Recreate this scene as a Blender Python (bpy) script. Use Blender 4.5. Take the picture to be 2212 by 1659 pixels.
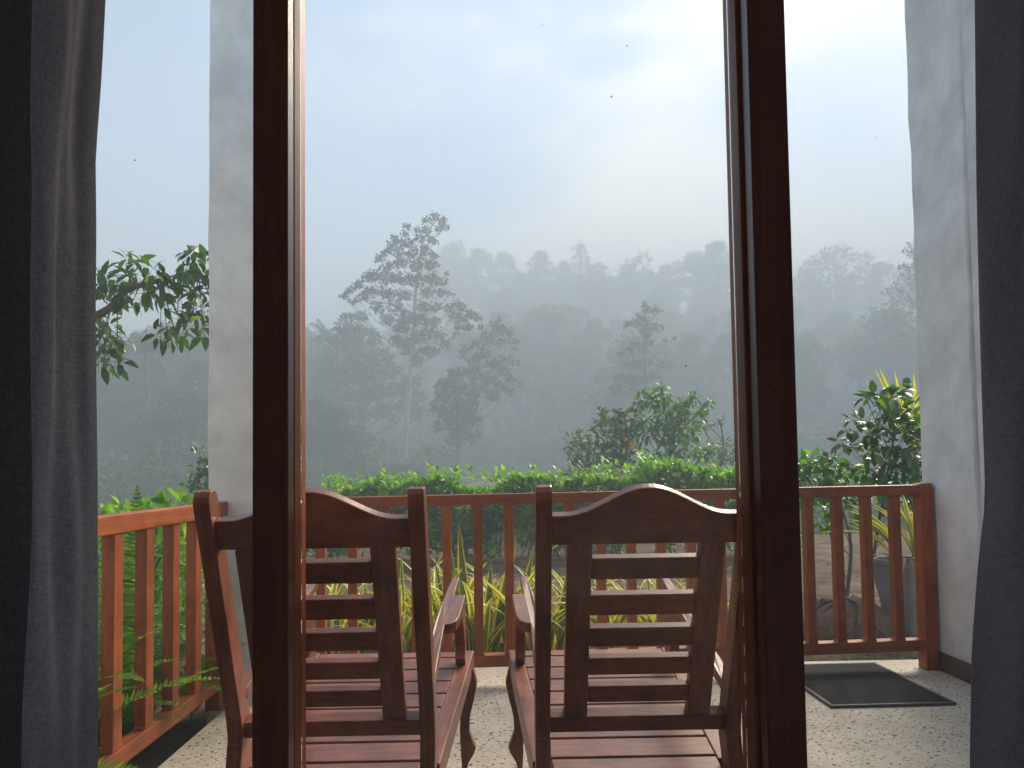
import bpy, math, random
import numpy as np
from mathutils import Vector, Matrix

# ------------------------------------------------------------------ camera, sky, sun, exposure
for _o in list(bpy.data.objects):
    bpy.data.objects.remove(_o, do_unlink=True)
sc = bpy.context.scene
COL = sc.collection
R = math.radians
random.seed(7)
RNG = np.random.default_rng(11)

CAM_H = 1.03
PITCH, ROLL, YAW = 2.6, 0.8, -0.79
FPX, SHIFT = 1660.0, 107.5            # focal length and lens rise in pixels of a 2212-wide picture
cam_d = bpy.data.cameras.new('camera')
cam = bpy.data.objects.new('camera', cam_d)
COL.objects.link(cam)
cam_d.sensor_width = 36
cam_d.lens = 36 * FPX / 2212
cam_d.shift_y = SHIFT / 2212
cam_d.clip_start = 0.05
cam_d.clip_end = 2000
CM = Matrix.Rotation(R(YAW), 3, 'Z') @ Matrix.Rotation(R(90 + PITCH), 3, 'X') @ Matrix.Rotation(R(-ROLL), 3, 'Z')
cam.matrix_world = Matrix.Translation((0, 0, CAM_H)) @ CM.to_4x4()
sc.camera = cam

SUN_EL, SUN_AZ = 34.0, 36.0           # azimuth measured from +Y towards +X
world = bpy.data.worlds.new('World')
sc.world = world
world.use_nodes = True
wn = world.node_tree
wn.nodes.clear()


def N(nt, typ, **kw):
    n = nt.nodes.new(typ)
    for k, v in kw.items():
        if k.startswith('i_'):
            key = k[2:]
            key = int(key) if key.isdigit() else key.replace('_', ' ')
            n.inputs[key].default_value = v
        else:
            setattr(n, k, v)
    return n


def L(nt, a, ao, b, bi):
    nt.links.new(a.outputs[ao], b.inputs[bi])


def build_sky():
    nt = wn
    out = N(nt, 'ShaderNodeOutputWorld')
    sky = N(nt, 'ShaderNodeTexSky', sky_type='NISHITA', sun_disc=False)
    sky.sun_elevation = R(SUN_EL)
    sky.sun_rotation = R(SUN_AZ)
    sky.air_density = 1.0
    sky.dust_density = 0.4
    sky.ozone_density = 1.6
    bg = N(nt, 'ShaderNodeBackground', i_Strength=0.086)
    L(nt, sky, 0, bg, 0)
    # broken morning cloud, thicker towards the sun, over the whole dome
    tc = N(nt, 'ShaderNodeTexCoord')
    mp = N(nt, 'ShaderNodeMapping')                    # drifting bands, rising to the right
    mp.inputs['Location'].default_value = (4.0, 0.0, 1.0)
    mp.inputs['Rotation'].default_value = (0, R(34), 0)
    mp.inputs['Scale'].default_value = (1.1, 1.3, 3.2)
    L(nt, tc, 'Generated', mp, 0)
    nz = N(nt, 'ShaderNodeTexNoise', i_Scale=1.5, i_Detail=7.0, i_Roughness=0.5, i_Distortion=0.5)
    L(nt, mp, 0, nz, 0)
    sd = (math.sin(R(SUN_AZ)) * math.cos(R(SUN_EL)), math.cos(R(SUN_AZ)) * math.cos(R(SUN_EL)), math.sin(R(SUN_EL)))
    dot = N(nt, 'ShaderNodeVectorMath', operation='DOT_PRODUCT')
    L(nt, tc, 'Generated', dot, 0)
    dot.inputs[1].default_value = sd
    ma = N(nt, 'ShaderNodeMath', operation='MULTIPLY_ADD', i_1=0.75, i_2=-0.62)
    L(nt, dot, 'Value', ma, 0)
    ad = N(nt, 'ShaderNodeMath', operation='ADD')
    L(nt, ma, 0, ad, 0); L(nt, nz, 0, ad, 1)
    mr = N(nt, 'ShaderNodeMapRange', interpolation_type='SMOOTHSTEP', i_1=0.40, i_2=0.72)
    L(nt, ad, 0, mr, 0)
    # cloud brightness: lit through near the sun, duller away from it
    cb = N(nt, 'ShaderNodeMapRange', i_1=0.45, i_2=1.0, i_3=0.15, i_4=0.92)
    L(nt, dot, 'Value', cb, 0)
    cl = N(nt, 'ShaderNodeBackground')
    cl.inputs[0].default_value = (1.0, 0.925, 0.85, 1)
    L(nt, cb, 0, cl, 1)
    mx = N(nt, 'ShaderNodeMixShader')
    L(nt, mr, 0, mx, 0); L(nt, bg, 0, mx, 1); L(nt, cl, 0, mx, 2)
    L(nt, mx, 0, out, 0)


build_sky()
world.cycles.sampling_method = 'MANUAL'
world.cycles.sample_map_resolution = 512

sun_d = bpy.data.lights.new('sun', 'SUN')
sun_d.energy = 5.0
sun_d.angle = R(28)
sun_d.color = (1.0, 0.83, 0.64)
sun = bpy.data.objects.new('sun', sun_d)
COL.objects.link(sun)
_sd = Vector((math.sin(R(SUN_AZ)) * math.cos(R(SUN_EL)), math.cos(R(SUN_AZ)) * math.cos(R(SUN_EL)), math.sin(R(SUN_EL))))
sun.rotation_euler = _sd.to_track_quat('Z', 'Y').to_euler()
sun.location = (20, 24, 20)

sc.view_settings.view_transform = 'Standard'
sc.view_settings.look = 'None'
sc.view_settings.gamma = 1
sc.view_settings.use_curve_mapping = False
sc.view_settings.exposure = 2.12
sc.cycles.max_bounces = 8
sc.cycles.diffuse_bounces = 4
sc.cycles.glossy_bounces = 3
sc.cycles.transmission_bounces = 4
sc.cycles.transparent_max_bounces = 12
sc.cycles.volume_bounces = 1
sc.cycles.sample_clamp_indirect = 6
sc.cycles.use_denoising = True
try:
    sc.cycles.denoiser = 'OPENIMAGEDENOISE'
    sc.cycles.denoising_input_passes = 'RGB_ALBEDO_NORMAL'
except Exception:
    pass

HAZE_DENSITY = 0.0162
HAZE_TOP = 48.5


# ------------------------------------------------------------------ helpers
def ray(px, py):
    return CM @ Vector(((px - 1106) / FPX, -(py - 829.5 - SHIFT) / FPX, -1.0))


def at(px, py, Y):
    """World point seen at (px, py) of the 2212-wide picture, at depth Y."""
    d = ray(px, py)
    return Vector((0, 0, CAM_H)) + d * (Y / d.y)


def tag(o, label=None, cat=None, group=None, kind=None):
    if label: o['label'] = label
    if cat: o['category'] = cat
    if group: o['group'] = group
    if kind: o['kind'] = kind
    return o


def link(o, parent=None):
    COL.objects.link(o)
    if parent is not None:
        o.parent = parent
    return o


def thing(name, loc, label, cat, group=None, rz=0.0):
    o = bpy.data.objects.new(name, None)
    o.empty_display_size = 0.1
    o.location = loc
    o.rotation_euler = (0, 0, rz)
    link(o)
    return tag(o, label, cat, group)


def copy_thing(root, loc, label=None, group=None, rz=None, scale=None):
    r = root.copy()
    COL.objects.link(r)
    r.location = loc
    if rz is not None: r.rotation_euler = (0, 0, rz)
    if scale is not None: r.scale = scale
    if label: r['label'] = label
    if group: r['group'] = group
    for ch in [c for c in root.children]:
        c = ch.copy()
        COL.objects.link(c)
        c.parent = r
        for g in [g for g in ch.children]:
            d = g.copy()
            COL.objects.link(d)
            d.parent = c
    return r


class MB:
    """Collects shapes and links them as one mesh object."""
    def __init__(self):
        self.v, self.f, self.uv = [], [], []

    def add(self, vs, fs, uvs=None):
        b = len(self.v)
        self.v.extend([tuple(p) for p in vs])
        for i, f in enumerate(fs):
            self.f.append(tuple(b + k for k in f))
            self.uv.append(uvs[i] if uvs else None)

    def box(self, x0, x1, y0, y1, z0, z1):
        self.add([(x0, y0, z0), (x1, y0, z0), (x1, y1, z0), (x0, y1, z0), (x0, y0, z1), (x1, y0, z1), (x1, y1, z1), (x0, y1, z1)],
                 [(0, 3, 2, 1), (4, 5, 6, 7), (0, 1, 5, 4), (1, 2, 6, 5), (2, 3, 7, 6), (3, 0, 4, 7)])

    def obox(self, c, a, b, n):
        c, a, b, n = Vector(c), Vector(a), Vector(b), Vector(n)
        vs = [c + sa * a + sb * b + sn * n for sn in (-1, 1) for sa, sb in ((-1, -1), (1, -1), (1, 1), (-1, 1))]
        fs = [(0, 3, 2, 1), (4, 5, 6, 7), (0, 1, 5, 4), (1, 2, 6, 5), (2, 3, 7, 6), (3, 0, 4, 7)]
        if a.cross(b).dot(n) < 0:
            fs = [tuple(reversed(f)) for f in fs]
        self.add(vs, fs)

    def prism(self, poly, axis, lo, hi):
        """Extrude a 2-D polygon along an axis: 'x' takes (y,z), 'y' takes (x,z), 'z' takes (x,y)."""
        def p(q, h):
            return {'x': (h, q[0], q[1]), 'y': (q[0], h, q[1]), 'z': (q[0], q[1], h)}[axis]
        n = len(poly)
        vs = [p(q, lo) for q in poly] + [p(q, hi) for q in poly]
        area = sum(poly[i][0] * poly[(i + 1) % n][1] - poly[(i + 1) % n][0] * poly[i][1] for i in range(n))
        fl = (area > 0) != (axis == 'y')
        fs = [tuple(range(n - 1, -1, -1)), tuple(range(n, 2 * n))] + [(i, (i + 1) % n, n + (i + 1) % n, n + i) for i in range(n)]
        if not fl:
            fs = [tuple(reversed(f)) for f in fs]
        self.add(vs, fs)

    def tube(self, pts, rad, seg=6, cap=True):
        pts = [Vector(p) for p in pts]
        rings = []
        for i, p in enumerate(pts):
            t = (pts[min(i + 1, len(pts) - 1)] - pts[max(i - 1, 0)])
            t = t.normalized() if t.length > 1e-9 else Vector((0, 0, 1))
            u = t.cross(Vector((0.31, 0.95, 0.05)))
            if u.length < 0.05: u = t.cross(Vector((1, 0, 0)))
            u.normalize()
            w = t.cross(u)
            r = rad[i] if isinstance(rad, (list, tuple)) else rad
            rings.append([p + r * (math.cos(2 * math.pi * k / seg) * u + math.sin(2 * math.pi * k / seg) * w) for k in range(seg)])
        vs = [q for r in rings for q in r]
        fs = []
        for i in range(len(rings) - 1):
            for k in range(seg):
                a, b = i * seg + k, i * seg + (k + 1) % seg
                fs.append((a, b, b + seg, a + seg))
        if cap:
            fs.append(tuple(range(seg - 1, -1, -1)))
            e = (len(rings) - 1) * seg
            fs.append(tuple(range(e, e + seg)))
        self.add(vs, fs)

    def loft(self, rings):
        n = len(rings[0])
        vs = [q for r in rings for q in r]
        fs = []
        for i in range(len(rings) - 1):
            for k in range(n):
                a, b = i * n + k, i * n + (k + 1) % n
                fs.append((a, b, b + n, a + n))
        fs.append(tuple(range(n - 1, -1, -1)))
        e = (len(rings) - 1) * n
        fs.append(tuple(range(e, e + n)))
        self.add(vs, fs)

    def mesh(self, name, mat, smooth=False):
        me = bpy.data.meshes.new(name)
        me.from_pydata(self.v, [], self.f)
        if any(u is not None for u in self.uv):
            lay = me.uv_layers.new(name='UVMap')
            k = 0
            for f, u in zip(self.f, self.uv):
                for j in range(len(f)):
                    lay.data[k].uv = u[j] if u else (0, 0)
                    k += 1
        if mat: me.materials.append(mat)
        if smooth:
            for p in me.polygons: p.use_smooth = True
        me.update()
        return me

    def build(self, name, mat, parent=None, bevel=0.0, smooth=False, seg=2, loc=None):
        o = bpy.data.objects.new(name, self.mesh(name, mat, smooth))
        if loc is not None: o.location = loc
        link(o, parent)
        if bevel:
            m = o.modifiers.new('bevel', 'BEVEL')
            m.width = bevel
            m.segments = seg
            m.limit_method = 'ANGLE'
            m.angle_limit = R(40)
        return o


def struct(o):
    o['kind'] = 'structure'
    return o


def spline(pts, n):
    """Catmull-Rom through points (tuples of any length), n steps per span."""
    out = []
    P = [np.array(p, float) for p in pts]
    for i in range(len(P) - 1):
        p0, p1, p2, p3 = P[max(i - 1, 0)], P[i], P[i + 1], P[min(i + 2, len(P) - 1)]
        for k in range(n):
            t = k / n
            out.append(0.5 * ((2 * p1) + (-p0 + p2) * t + (2 * p0 - 5 * p1 + 4 * p2 - p3) * t * t + (-p0 + 3 * p1 - 3 * p2 + p3) * t ** 3))
    out.append(P[-1])
    return out


# ------------------------------------------------------------------ materials
def new_mat(name):
    m = bpy.data.materials.new(name)
    m.use_nodes = True
    nt = m.node_tree
    nt.nodes.clear()
    out = N(nt, 'ShaderNodeOutputMaterial')
    return m, nt, out


def ramp(nt, *stops):
    r = N(nt, 'ShaderNodeValToRGB')
    e = r.color_ramp.elements
    while len(e) < len(stops): e.new(0.5)
    for k, (p, c) in enumerate(stops):
        e[k].position = p
        e[k].color = (*c, 1)
    return r


def wood_mat(name, c_dark, c_mid, c_light, rough=0.32, coat=0.25):
    m, nt, out = new_mat(name)
    tc = N(nt, 'ShaderNodeTexCoord')
    info = N(nt, 'ShaderNodeObjectInfo')
    mul = N(nt, 'ShaderNodeMath', operation='MULTIPLY', i_1=37.0)
    L(nt, info, 'Random', mul, 0)
    add = N(nt, 'ShaderNodeVectorMath', operation='ADD')
    L(nt, tc, 'Generated', add, 0); L(nt, mul, 0, add, 1)
    n1 = N(nt, 'ShaderNodeTexNoise', i_Scale=5.0, i_Detail=7.0, i_Roughness=0.62, i_Distortion=0.6)
    L(nt, add, 0, n1, 0)
    n2 = N(nt, 'ShaderNodeTexNoise', i_Scale=9.0, i_Detail=5.0, i_Roughness=0.6)
    L(nt, tc, 'Object', n2, 0)
    mixv = N(nt, 'ShaderNodeMath', operation='MULTIPLY_ADD', i_1=0.45, i_2=0.0)
    L(nt, n2, 0, mixv, 0)
    ad = N(nt, 'ShaderNodeMath', operation='MULTIPLY_ADD', i_1=0.55)
    L(nt, n1, 0, ad, 0); L(nt, mixv, 0, ad, 2)
    rp = ramp(nt, (0.36, c_dark), (0.5, c_mid), (0.64, c_light))
    L(nt, ad, 0, rp, 0)
    hs = N(nt, 'ShaderNodeHueSaturation')
    vr = N(nt, 'ShaderNodeMapRange', i_3=0.82, i_4=1.18)
    L(nt, info, 'Random', vr, 0); L(nt, vr, 0, hs, 'Value'); L(nt, rp, 0, hs, 'Color')
    # settled dust: sparse pale flecks of uneven size
    vo = N(nt, 'ShaderNodeTexVoronoi', i_Scale=120.0)
    L(nt, tc, 'Object', vo, 0)
    bw = N(nt, 'ShaderNodeSeparateColor')
    L(nt, vo, 'Color', bw, 0)
    rad = N(nt, 'ShaderNodeMapRange', i_1=0.55, i_2=1.0, i_3=0.0, i_4=0.20)
    L(nt, bw, 0, rad, 0)
    lt = N(nt, 'ShaderNodeMath', operation='LESS_THAN')
    L(nt, vo, 'Distance', lt, 0); L(nt, rad, 0, lt, 1)
    lf = N(nt, 'ShaderNodeMath', operation='MULTIPLY', i_1=0.22)
    L(nt, lt, 0, lf, 0)
    dm = N(nt, 'ShaderNodeMix', data_type='RGBA')
    L(nt, lf, 0, dm, 0); L(nt, hs, 0, dm, 6)
    dm.inputs[7].default_value = (0.42, 0.36, 0.31, 1)
    b = N(nt, 'ShaderNodeBsdfPrincipled')
    L(nt, dm, 2, b, 'Base Color')
    rr = N(nt, 'ShaderNodeMapRange', i_3=rough - 0.08, i_4=rough + 0.16)
    L(nt, n2, 0, rr, 0); L(nt, rr, 0, b, 'Roughness')
    b.inputs['Coat Weight'].default_value = coat * 0.3
    b.inputs['Specular IOR Level'].default_value = 0.3
    b.inputs['Coat Roughness'].default_value = 0.22
    bp = N(nt, 'ShaderNodeBump', i_Strength=0.25, i_Distance=0.002)
    L(nt, n1, 0, bp, 'Height'); L(nt, bp, 0, b, 'Normal')
    L(nt, b, 0, out, 0)
    return m


def plaster_mat(name, col, stain=(0.55, 0.52, 0.47), amt=0.5):
    m, nt, out = new_mat(name)
    tc = N(nt, 'ShaderNodeTexCoord')
    n1 = N(nt, 'ShaderNodeTexNoise', i_Scale=2.6, i_Detail=9.0, i_Roughness=0.7, i_Distortion=0.25)
    L(nt, tc, 'Object', n1, 0)
    n2 = N(nt, 'ShaderNodeTexNoise', i_Scale=60.0, i_Detail=4.0)
    L(nt, tc, 'Object', n2, 0)
    n3 = N(nt, 'ShaderNodeTexVoronoi', i_Scale=14.0)
    L(nt, tc, 'Object', n3, 0)
    rp = ramp(nt, (0.38, stain), (0.62, col))
    L(nt, n1, 0, rp, 0)
    mx = N(nt, 'ShaderNodeMix', data_type='RGBA', i_0=amt)
    mx.inputs[6].default_value = (*col, 1)
    L(nt, rp, 0, mx, 7)
    sp = N(nt, 'ShaderNodeMapRange', i_1=0.03, i_2=0.055, i_3=0.55, i_4=1.0)
    L(nt, n3, 'Distance', sp, 0)
    m2 = N(nt, 'ShaderNodeMix', data_type='RGBA', blend_type='MULTIPLY', i_0=0.5)
    L(nt, mx, 2, m2, 6); L(nt, sp, 0, m2, 7)
    b = N(nt, 'ShaderNodeBsdfPrincipled', i_Roughness=0.75)
    L(nt, m2, 2, b, 'Base Color')
    bp = N(nt, 'ShaderNodeBump', i_Strength=0.25, i_Distance=0.004)
    ah = N(nt, 'ShaderNodeMath', operation='MULTIPLY_ADD', i_1=3.0)
    L(nt, n1, 0, ah, 0); L(nt, n2, 0, ah, 2); L(nt, ah, 0, bp, 'Height'); L(nt, bp, 0, b, 'Normal')
    L(nt, b, 0, out, 0)
    return m


def leaf_mat(name, dark, light, trans=0.35, rough=0.38, tcol=None, young=None, spec=0.28):
    m, nt, out = new_mat(name)
    info = N(nt, 'ShaderNodeObjectInfo')
    geo = N(nt, 'ShaderNodeNewGeometry')
    ad = N(nt, 'ShaderNodeMath', operation='ADD')
    L(nt, info, 'Random', ad, 0); L(nt, geo, 'Random Per Island', ad, 1)
    fr = N(nt, 'ShaderNodeMath', operation='FRACT')
    L(nt, ad, 0, fr, 0)
    mid = tuple(0.5 * (a + b) for a, b in zip(dark, light))
    stops = [(0.0, dark), (0.55, mid), (0.88, light)]
    if young: stops.append((0.97, young))
    rp = ramp(nt, *stops)
    L(nt, fr, 0, rp, 0)
    b = N(nt, 'ShaderNodeBsdfPrincipled', i_Roughness=rough)
    b.inputs['Specular IOR Level'].default_value = spec
    L(nt, rp, 0, b, 'Base Color')
    t = N(nt, 'ShaderNodeBsdfTranslucent')
    g = N(nt, 'ShaderNodeMix', data_type='RGBA', blend_type='MULTIPLY', i_0=1.0)
    tint = tcol or (1.9, 1.9, 0.8)
    g.inputs[7].default_value = (*tint, 1)
    L(nt, rp, 0, g, 6); L(nt, g, 2, t, 0)
    mx = N(nt, 'ShaderNodeMixShader', i_0=trans)
    L(nt, b, 0, mx, 1); L(nt, t, 0, mx, 2)
    L(nt, mx, 0, out, 0)
    return m


def stripe_mat(name, mid, edge, width=0.28, trans=0.35, bands=True, mid2=None):
    """Strap leaf: u across the blade, v along it."""
    m, nt, out = new_mat(name)
    uv = N(nt, 'ShaderNodeUVMap')
    sep = N(nt, 'ShaderNodeSeparateXYZ')
    L(nt, uv, 0, sep, 0)
    nz = N(nt, 'ShaderNodeTexNoise', i_Scale=14.0, i_Detail=3.0)
    mp = N(nt, 'ShaderNodeMapping')
    mp.inputs['Scale'].default_value = (0.15, 2.2, 1)
    L(nt, uv, 0, mp, 0); L(nt, mp, 0, nz, 0)
    s = N(nt, 'ShaderNodeMath', operation='SUBTRACT', i_1=0.5)
    L(nt, sep, 0, s, 0)
    a = N(nt, 'ShaderNodeMath', operation='ABSOLUTE')
    L(nt, s, 0, a, 0)
    w = N(nt, 'ShaderNodeMath', operation='MULTIPLY_ADD', i_1=0.10)
    L(nt, nz, 0, w, 0); L(nt, a, 0, w, 2)
    mr = N(nt, 'ShaderNodeMapRange', i_1=0.5 - width + 0.04, i_2=0.5 - width + 0.09)
    L(nt, w, 0, mr, 0)
    c1 = ramp(nt, (0.42, mid), (0.56, mid2 or tuple(0.55 * k for k in mid)))
    L(nt, nz, 0, c1, 0)
    mx = N(nt, 'ShaderNodeMix', data_type='RGBA')
    L(nt, mr, 0, mx, 0); L(nt, c1, 0, mx, 6)
    mx.inputs[7].default_value = (*edge, 1)
    b = N(nt, 'ShaderNodeBsdfPrincipled', i_Roughness=0.4)
    L(nt, mx, 2, b, 'Base Color')
    t = N(nt, 'ShaderNodeBsdfTranslucent')
    g = N(nt, 'ShaderNodeMix', data_type='RGBA', blend_type='MULTIPLY', i_0=1.0)
    g.inputs[7].default_value = (1.25, 1.25, 0.8, 1)
    L(nt, mx, 2, g, 6); L(nt, g, 2, t, 0)
    ms = N(nt, 'ShaderNodeMixShader', i_0=trans)
    L(nt, b, 0, ms, 1); L(nt, t, 0, ms, 2); L(nt, ms, 0, out, 0)
    return m


def simple_mat(name, c1, c2, scale=8.0, rough=0.8, bump=0.3, dist=0.01, detail=6.0, stretch=None):
    m, nt, out = new_mat(name)
    tc = N(nt, 'ShaderNodeTexCoord')
    src = tc
    so = 'Object'
    if stretch:
        mp = N(nt, 'ShaderNodeMapping')
        mp.inputs['Scale'].default_value = stretch
        L(nt, tc, 'Object', mp, 0)
        src, so = mp, 0
    n1 = N(nt, 'ShaderNodeTexNoise', i_Scale=scale, i_Detail=detail, i_Roughness=0.62)
    L(nt, src, so, n1, 0)
    rp = ramp(nt, (0.35, c1), (0.65, c2))
    L(nt, n1, 0, rp, 0)
    b = N(nt, 'ShaderNodeBsdfPrincipled', i_Roughness=rough)
    L(nt, rp, 0, b, 'Base Color')
    bp = N(nt, 'ShaderNodeBump', i_Strength=bump, i_Distance=dist)
    L(nt, n1, 0, bp, 'Height'); L(nt, bp, 0, b, 'Normal')
    L(nt, b, 0, out, 0)
    return m


M = {}
M['rail_wood'] = wood_mat('varnished_rail_wood', (0.17, 0.040, 0.012), (0.29, 0.072, 0.018), (0.39, 0.108, 0.028), 0.42, 0.2)
M['chair_wood'] = wood_mat('oiled_chair_wood', (0.095, 0.027, 0.015), (0.185, 0.056, 0.030), (0.28, 0.094, 0.054), 0.40, 1.0)
M['frame_wood'] = wood_mat('dark_frame_wood', (0.080, 0.017, 0.014), (0.12, 0.026, 0.018), (0.17, 0.042, 0.025), 0.30, 0.4)
M['sunlit_stop'] = wood_mat('sunlit_stop_wood', (0.13, 0.034, 0.015), (0.20, 0.055, 0.023), (0.28, 0.086, 0.036), 0.46, 0.0)  # frame wood made lighter: sun on bead and stop put into the colour
M['skirting'] = wood_mat('brown_skirting', (0.045, 0.026, 0.018), (0.07, 0.038, 0.026), (0.095, 0.055, 0.038), 0.4, 0.1)
M['white_plaster'] = plaster_mat('white_plaster', (0.79, 0.795, 0.79), (0.46, 0.475, 0.465), 0.6)
M['room_paint'] = plaster_mat('room_paint', (0.78, 0.77, 0.75), (0.72, 0.71, 0.68), 0.3)
M['tile'] = simple_mat('room_floor_tile', (0.50, 0.47, 0.43), (0.58, 0.55, 0.50), 3.0, 0.4, 0.05)
M['bark'] = simple_mat('bark', (0.06, 0.045, 0.035), (0.15, 0.12, 0.095), 9.0, 0.9, 0.6, 0.02, stretch=(1, 1, 0.2))
M['pale_bark'] = simple_mat('pale_bark', (0.26, 0.24, 0.21), (0.42, 0.40, 0.36), 5.0, 0.9, 0.5, 0.02, stretch=(1, 1, 0.25))
M['pot'] = simple_mat('grey_glazed_pot', (0.13, 0.135, 0.145), (0.19, 0.195, 0.205), 6.0, 0.35, 0.1)
M['soil_pot'] = simple_mat('dry_soil', (0.075, 0.048, 0.032), (0.17, 0.115, 0.08), 30.0, 0.95, 0.8)
M['dead_leaf'] = leaf_mat('dry_leaf', (0.16, 0.10, 0.06), (0.38, 0.28, 0.19), 0.2, 0.8, (1.1, 1.0, 0.9))
M['roof_tile'] = simple_mat('old_roof', (0.10, 0.07, 0.06), (0.16, 0.11, 0.095), 3.0, 0.9, 0.4)
M['far_wall'] = simple_mat('old_house_wall', (0.20, 0.18, 0.16), (0.30, 0.27, 0.24), 2.0, 0.9, 0.2)
M['dark_hole'] = simple_mat('dark_window', (0.02, 0.02, 0.022), (0.03, 0.03, 0.032), 2.0, 0.2, 0.0)
M['orange_fruit'] = simple_mat('orange_leaf', (0.50, 0.19, 0.03), (0.62, 0.28, 0.05), 20.0, 0.5, 0.1)

M['hedge'] = leaf_mat('hedge_leaf', (0.026, 0.090, 0.014), (0.085, 0.25, 0.024), 0.42, 0.30, (2.0, 2.0, 0.7), (0.22, 0.36, 0.05))
M['hedge_young'] = leaf_mat('hedge_young_leaf', (0.09, 0.25, 0.022), (0.22, 0.42, 0.045), 0.5, 0.32, (1.6, 1.6, 0.6), (0.32, 0.44, 0.07))
M['glossy'] = leaf_mat('glossy_leaf', (0.016, 0.055, 0.020), (0.045, 0.125, 0.030), 0.28, 0.24, (2.6, 2.6, 0.7), (0.12, 0.25, 0.04), 0.4)
M['tree_leaf'] = leaf_mat('branch_leaf', (0.018, 0.055, 0.020), (0.052, 0.125, 0.032), 0.32, 0.34, (2.6, 2.5, 0.7), (0.16, 0.24, 0.06))
M['bush_leaf'] = leaf_mat('bush_leaf', (0.034, 0.095, 0.022), (0.085, 0.23, 0.035), 0.38, 0.42, (2.0, 2.2, 0.7), (0.10, 0.26, 0.04))
M['olive_leaf'] = leaf_mat('olive_leaf', (0.046, 0.092, 0.032), (0.12, 0.19, 0.060), 0.3, 0.5, (1.6, 1.9, 0.9))
M['fern'] = leaf_mat('fern_leaf', (0.065, 0.16, 0.018), (0.16, 0.30, 0.035), 0.5, 0.5, (1.8, 1.8, 0.5), (0.24, 0.34, 0.05))
M['far_leaf'] = leaf_mat('far_leaf', (0.024, 0.046, 0.020), (0.062, 0.098, 0.036), 0.3, 0.6, (1.8, 1.8, 0.9))
M['far_red'] = leaf_mat('far_reddish_leaf', (0.050, 0.040, 0.030), (0.115, 0.080, 0.056), 0.3, 0.6, (1.5, 1.3, 1.0))
M['far_green'] = leaf_mat('undergrowth_leaf', (0.028, 0.062, 0.022), (0.075, 0.135, 0.04), 0.3, 0.6, (1.8, 1.8, 0.9))
M['grass'] = leaf_mat('grass_blade', (0.07, 0.12, 0.03), (0.20, 0.24, 0.07), 0.4, 0.6, (1.4, 1.4, 0.8))
M['snake'] = stripe_mat('snake_plant_leaf', (0.040, 0.085, 0.034), (0.60, 0.54, 0.10), 0.17, 0.25, True, (0.095, 0.15, 0.07))
M['arching'] = stripe_mat('striped_strap_leaf', (0.075, 0.16, 0.035), (0.66, 0.58, 0.10), 0.30, 0.42, True, (0.20, 0.28, 0.06))
M['pandan'] = stripe_mat('yellow_strap_leaf', (0.46, 0.50, 0.05), (0.17, 0.30, 0.035), 0.13, 0.55, True, (0.55, 0.56, 0.07))
M['pot_leaf'] = stripe_mat('potted_strap_leaf', (0.16, 0.26, 0.05), (0.70, 0.60, 0.11), 0.30, 0.5, True, (0.10, 0.20, 0.04))


def glass_mat():
    m, nt, out = new_mat('window_glass')
    tr = N(nt, 'ShaderNodeBsdfTransparent')
    tr.inputs[0].default_value = (0.965, 0.975, 0.97, 1)
    gl = N(nt, 'ShaderNodeBsdfGlossy', i_Roughness=0.02)
    fr = N(nt, 'ShaderNodeFresnel', i_IOR=1.45)
    m1 = N(nt, 'ShaderNodeMixShader')
    L(nt, fr, 0, m1, 0); L(nt, tr, 0, m1, 1); L(nt, gl, 0, m1, 2)
    # thin dust and dried wipe marks on the pane
    tc = N(nt, 'ShaderNodeTexCoord')
    mp = N(nt, 'ShaderNodeMapping')
    mp.inputs['Rotation'].default_value = (0, R(35), 0)
    mp.inputs['Scale'].default_value = (14, 14, 1.6)
    L(nt, tc, 'Object', mp, 0)
    n1 = N(nt, 'ShaderNodeTexNoise', i_Scale=1.3, i_Detail=6.0, i_Roughness=0.7)
    L(nt, mp, 0, n1, 0)
    n2 = N(nt, 'ShaderNodeTexNoise', i_Scale=2.2, i_Detail=2.0)
    L(nt, tc, 'Object', n2, 0)
    v = N(nt, 'ShaderNodeTexVoronoi', i_Scale=38.0)
    L(nt, tc, 'Object', v, 0)
    a = N(nt, 'ShaderNodeMapRange', i_1=0.50, i_2=0.78, i_3=0.001, i_4=0.028)
    L(nt, n1, 0, a, 0)
    b = N(nt, 'ShaderNodeMapRange', i_1=0.40, i_2=0.66, i_3=0.15, i_4=1.0)
    L(nt, n2, 0, b, 0)
    c = N(nt, 'ShaderNodeMath', operation='MULTIPLY')
    L(nt, a, 0, c, 0); L(nt, b, 0, c, 1)
    s = N(nt, 'ShaderNodeMapRange', i_1=0.03, i_2=0.055, i_3=0.10, i_4=0.0)
    L(nt, v, 'Distance', s, 0)
    s2 = N(nt, 'ShaderNodeMath', operation='MULTIPLY')
    L(nt, s, 0, s2, 0); L(nt, b, 0, s2, 1)
    mxv = N(nt, 'ShaderNodeMath', operation='MAXIMUM')
    L(nt, c, 0, mxv, 0); L(nt, s2, 0, mxv, 1)
    df = N(nt, 'ShaderNodeBsdfDiffuse')
    df.inputs[0].default_value = (0.75, 0.76, 0.78, 1)
    tl = N(nt, 'ShaderNodeBsdfTranslucent')
    tl.inputs[0].default_value = (0.75, 0.76, 0.78, 1)
    dd = N(nt, 'ShaderNodeMixShader', i_0=0.5)
    L(nt, df, 0, dd, 1); L(nt, tl, 0, dd, 2)
    m2 = N(nt, 'ShaderNodeMixShader')
    L(nt, mxv, 0, m2, 0); L(nt, m1, 0, m2, 1); L(nt, dd, 0, m2, 2)
    L(nt, m2, 0, out, 0)
    return m


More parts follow.
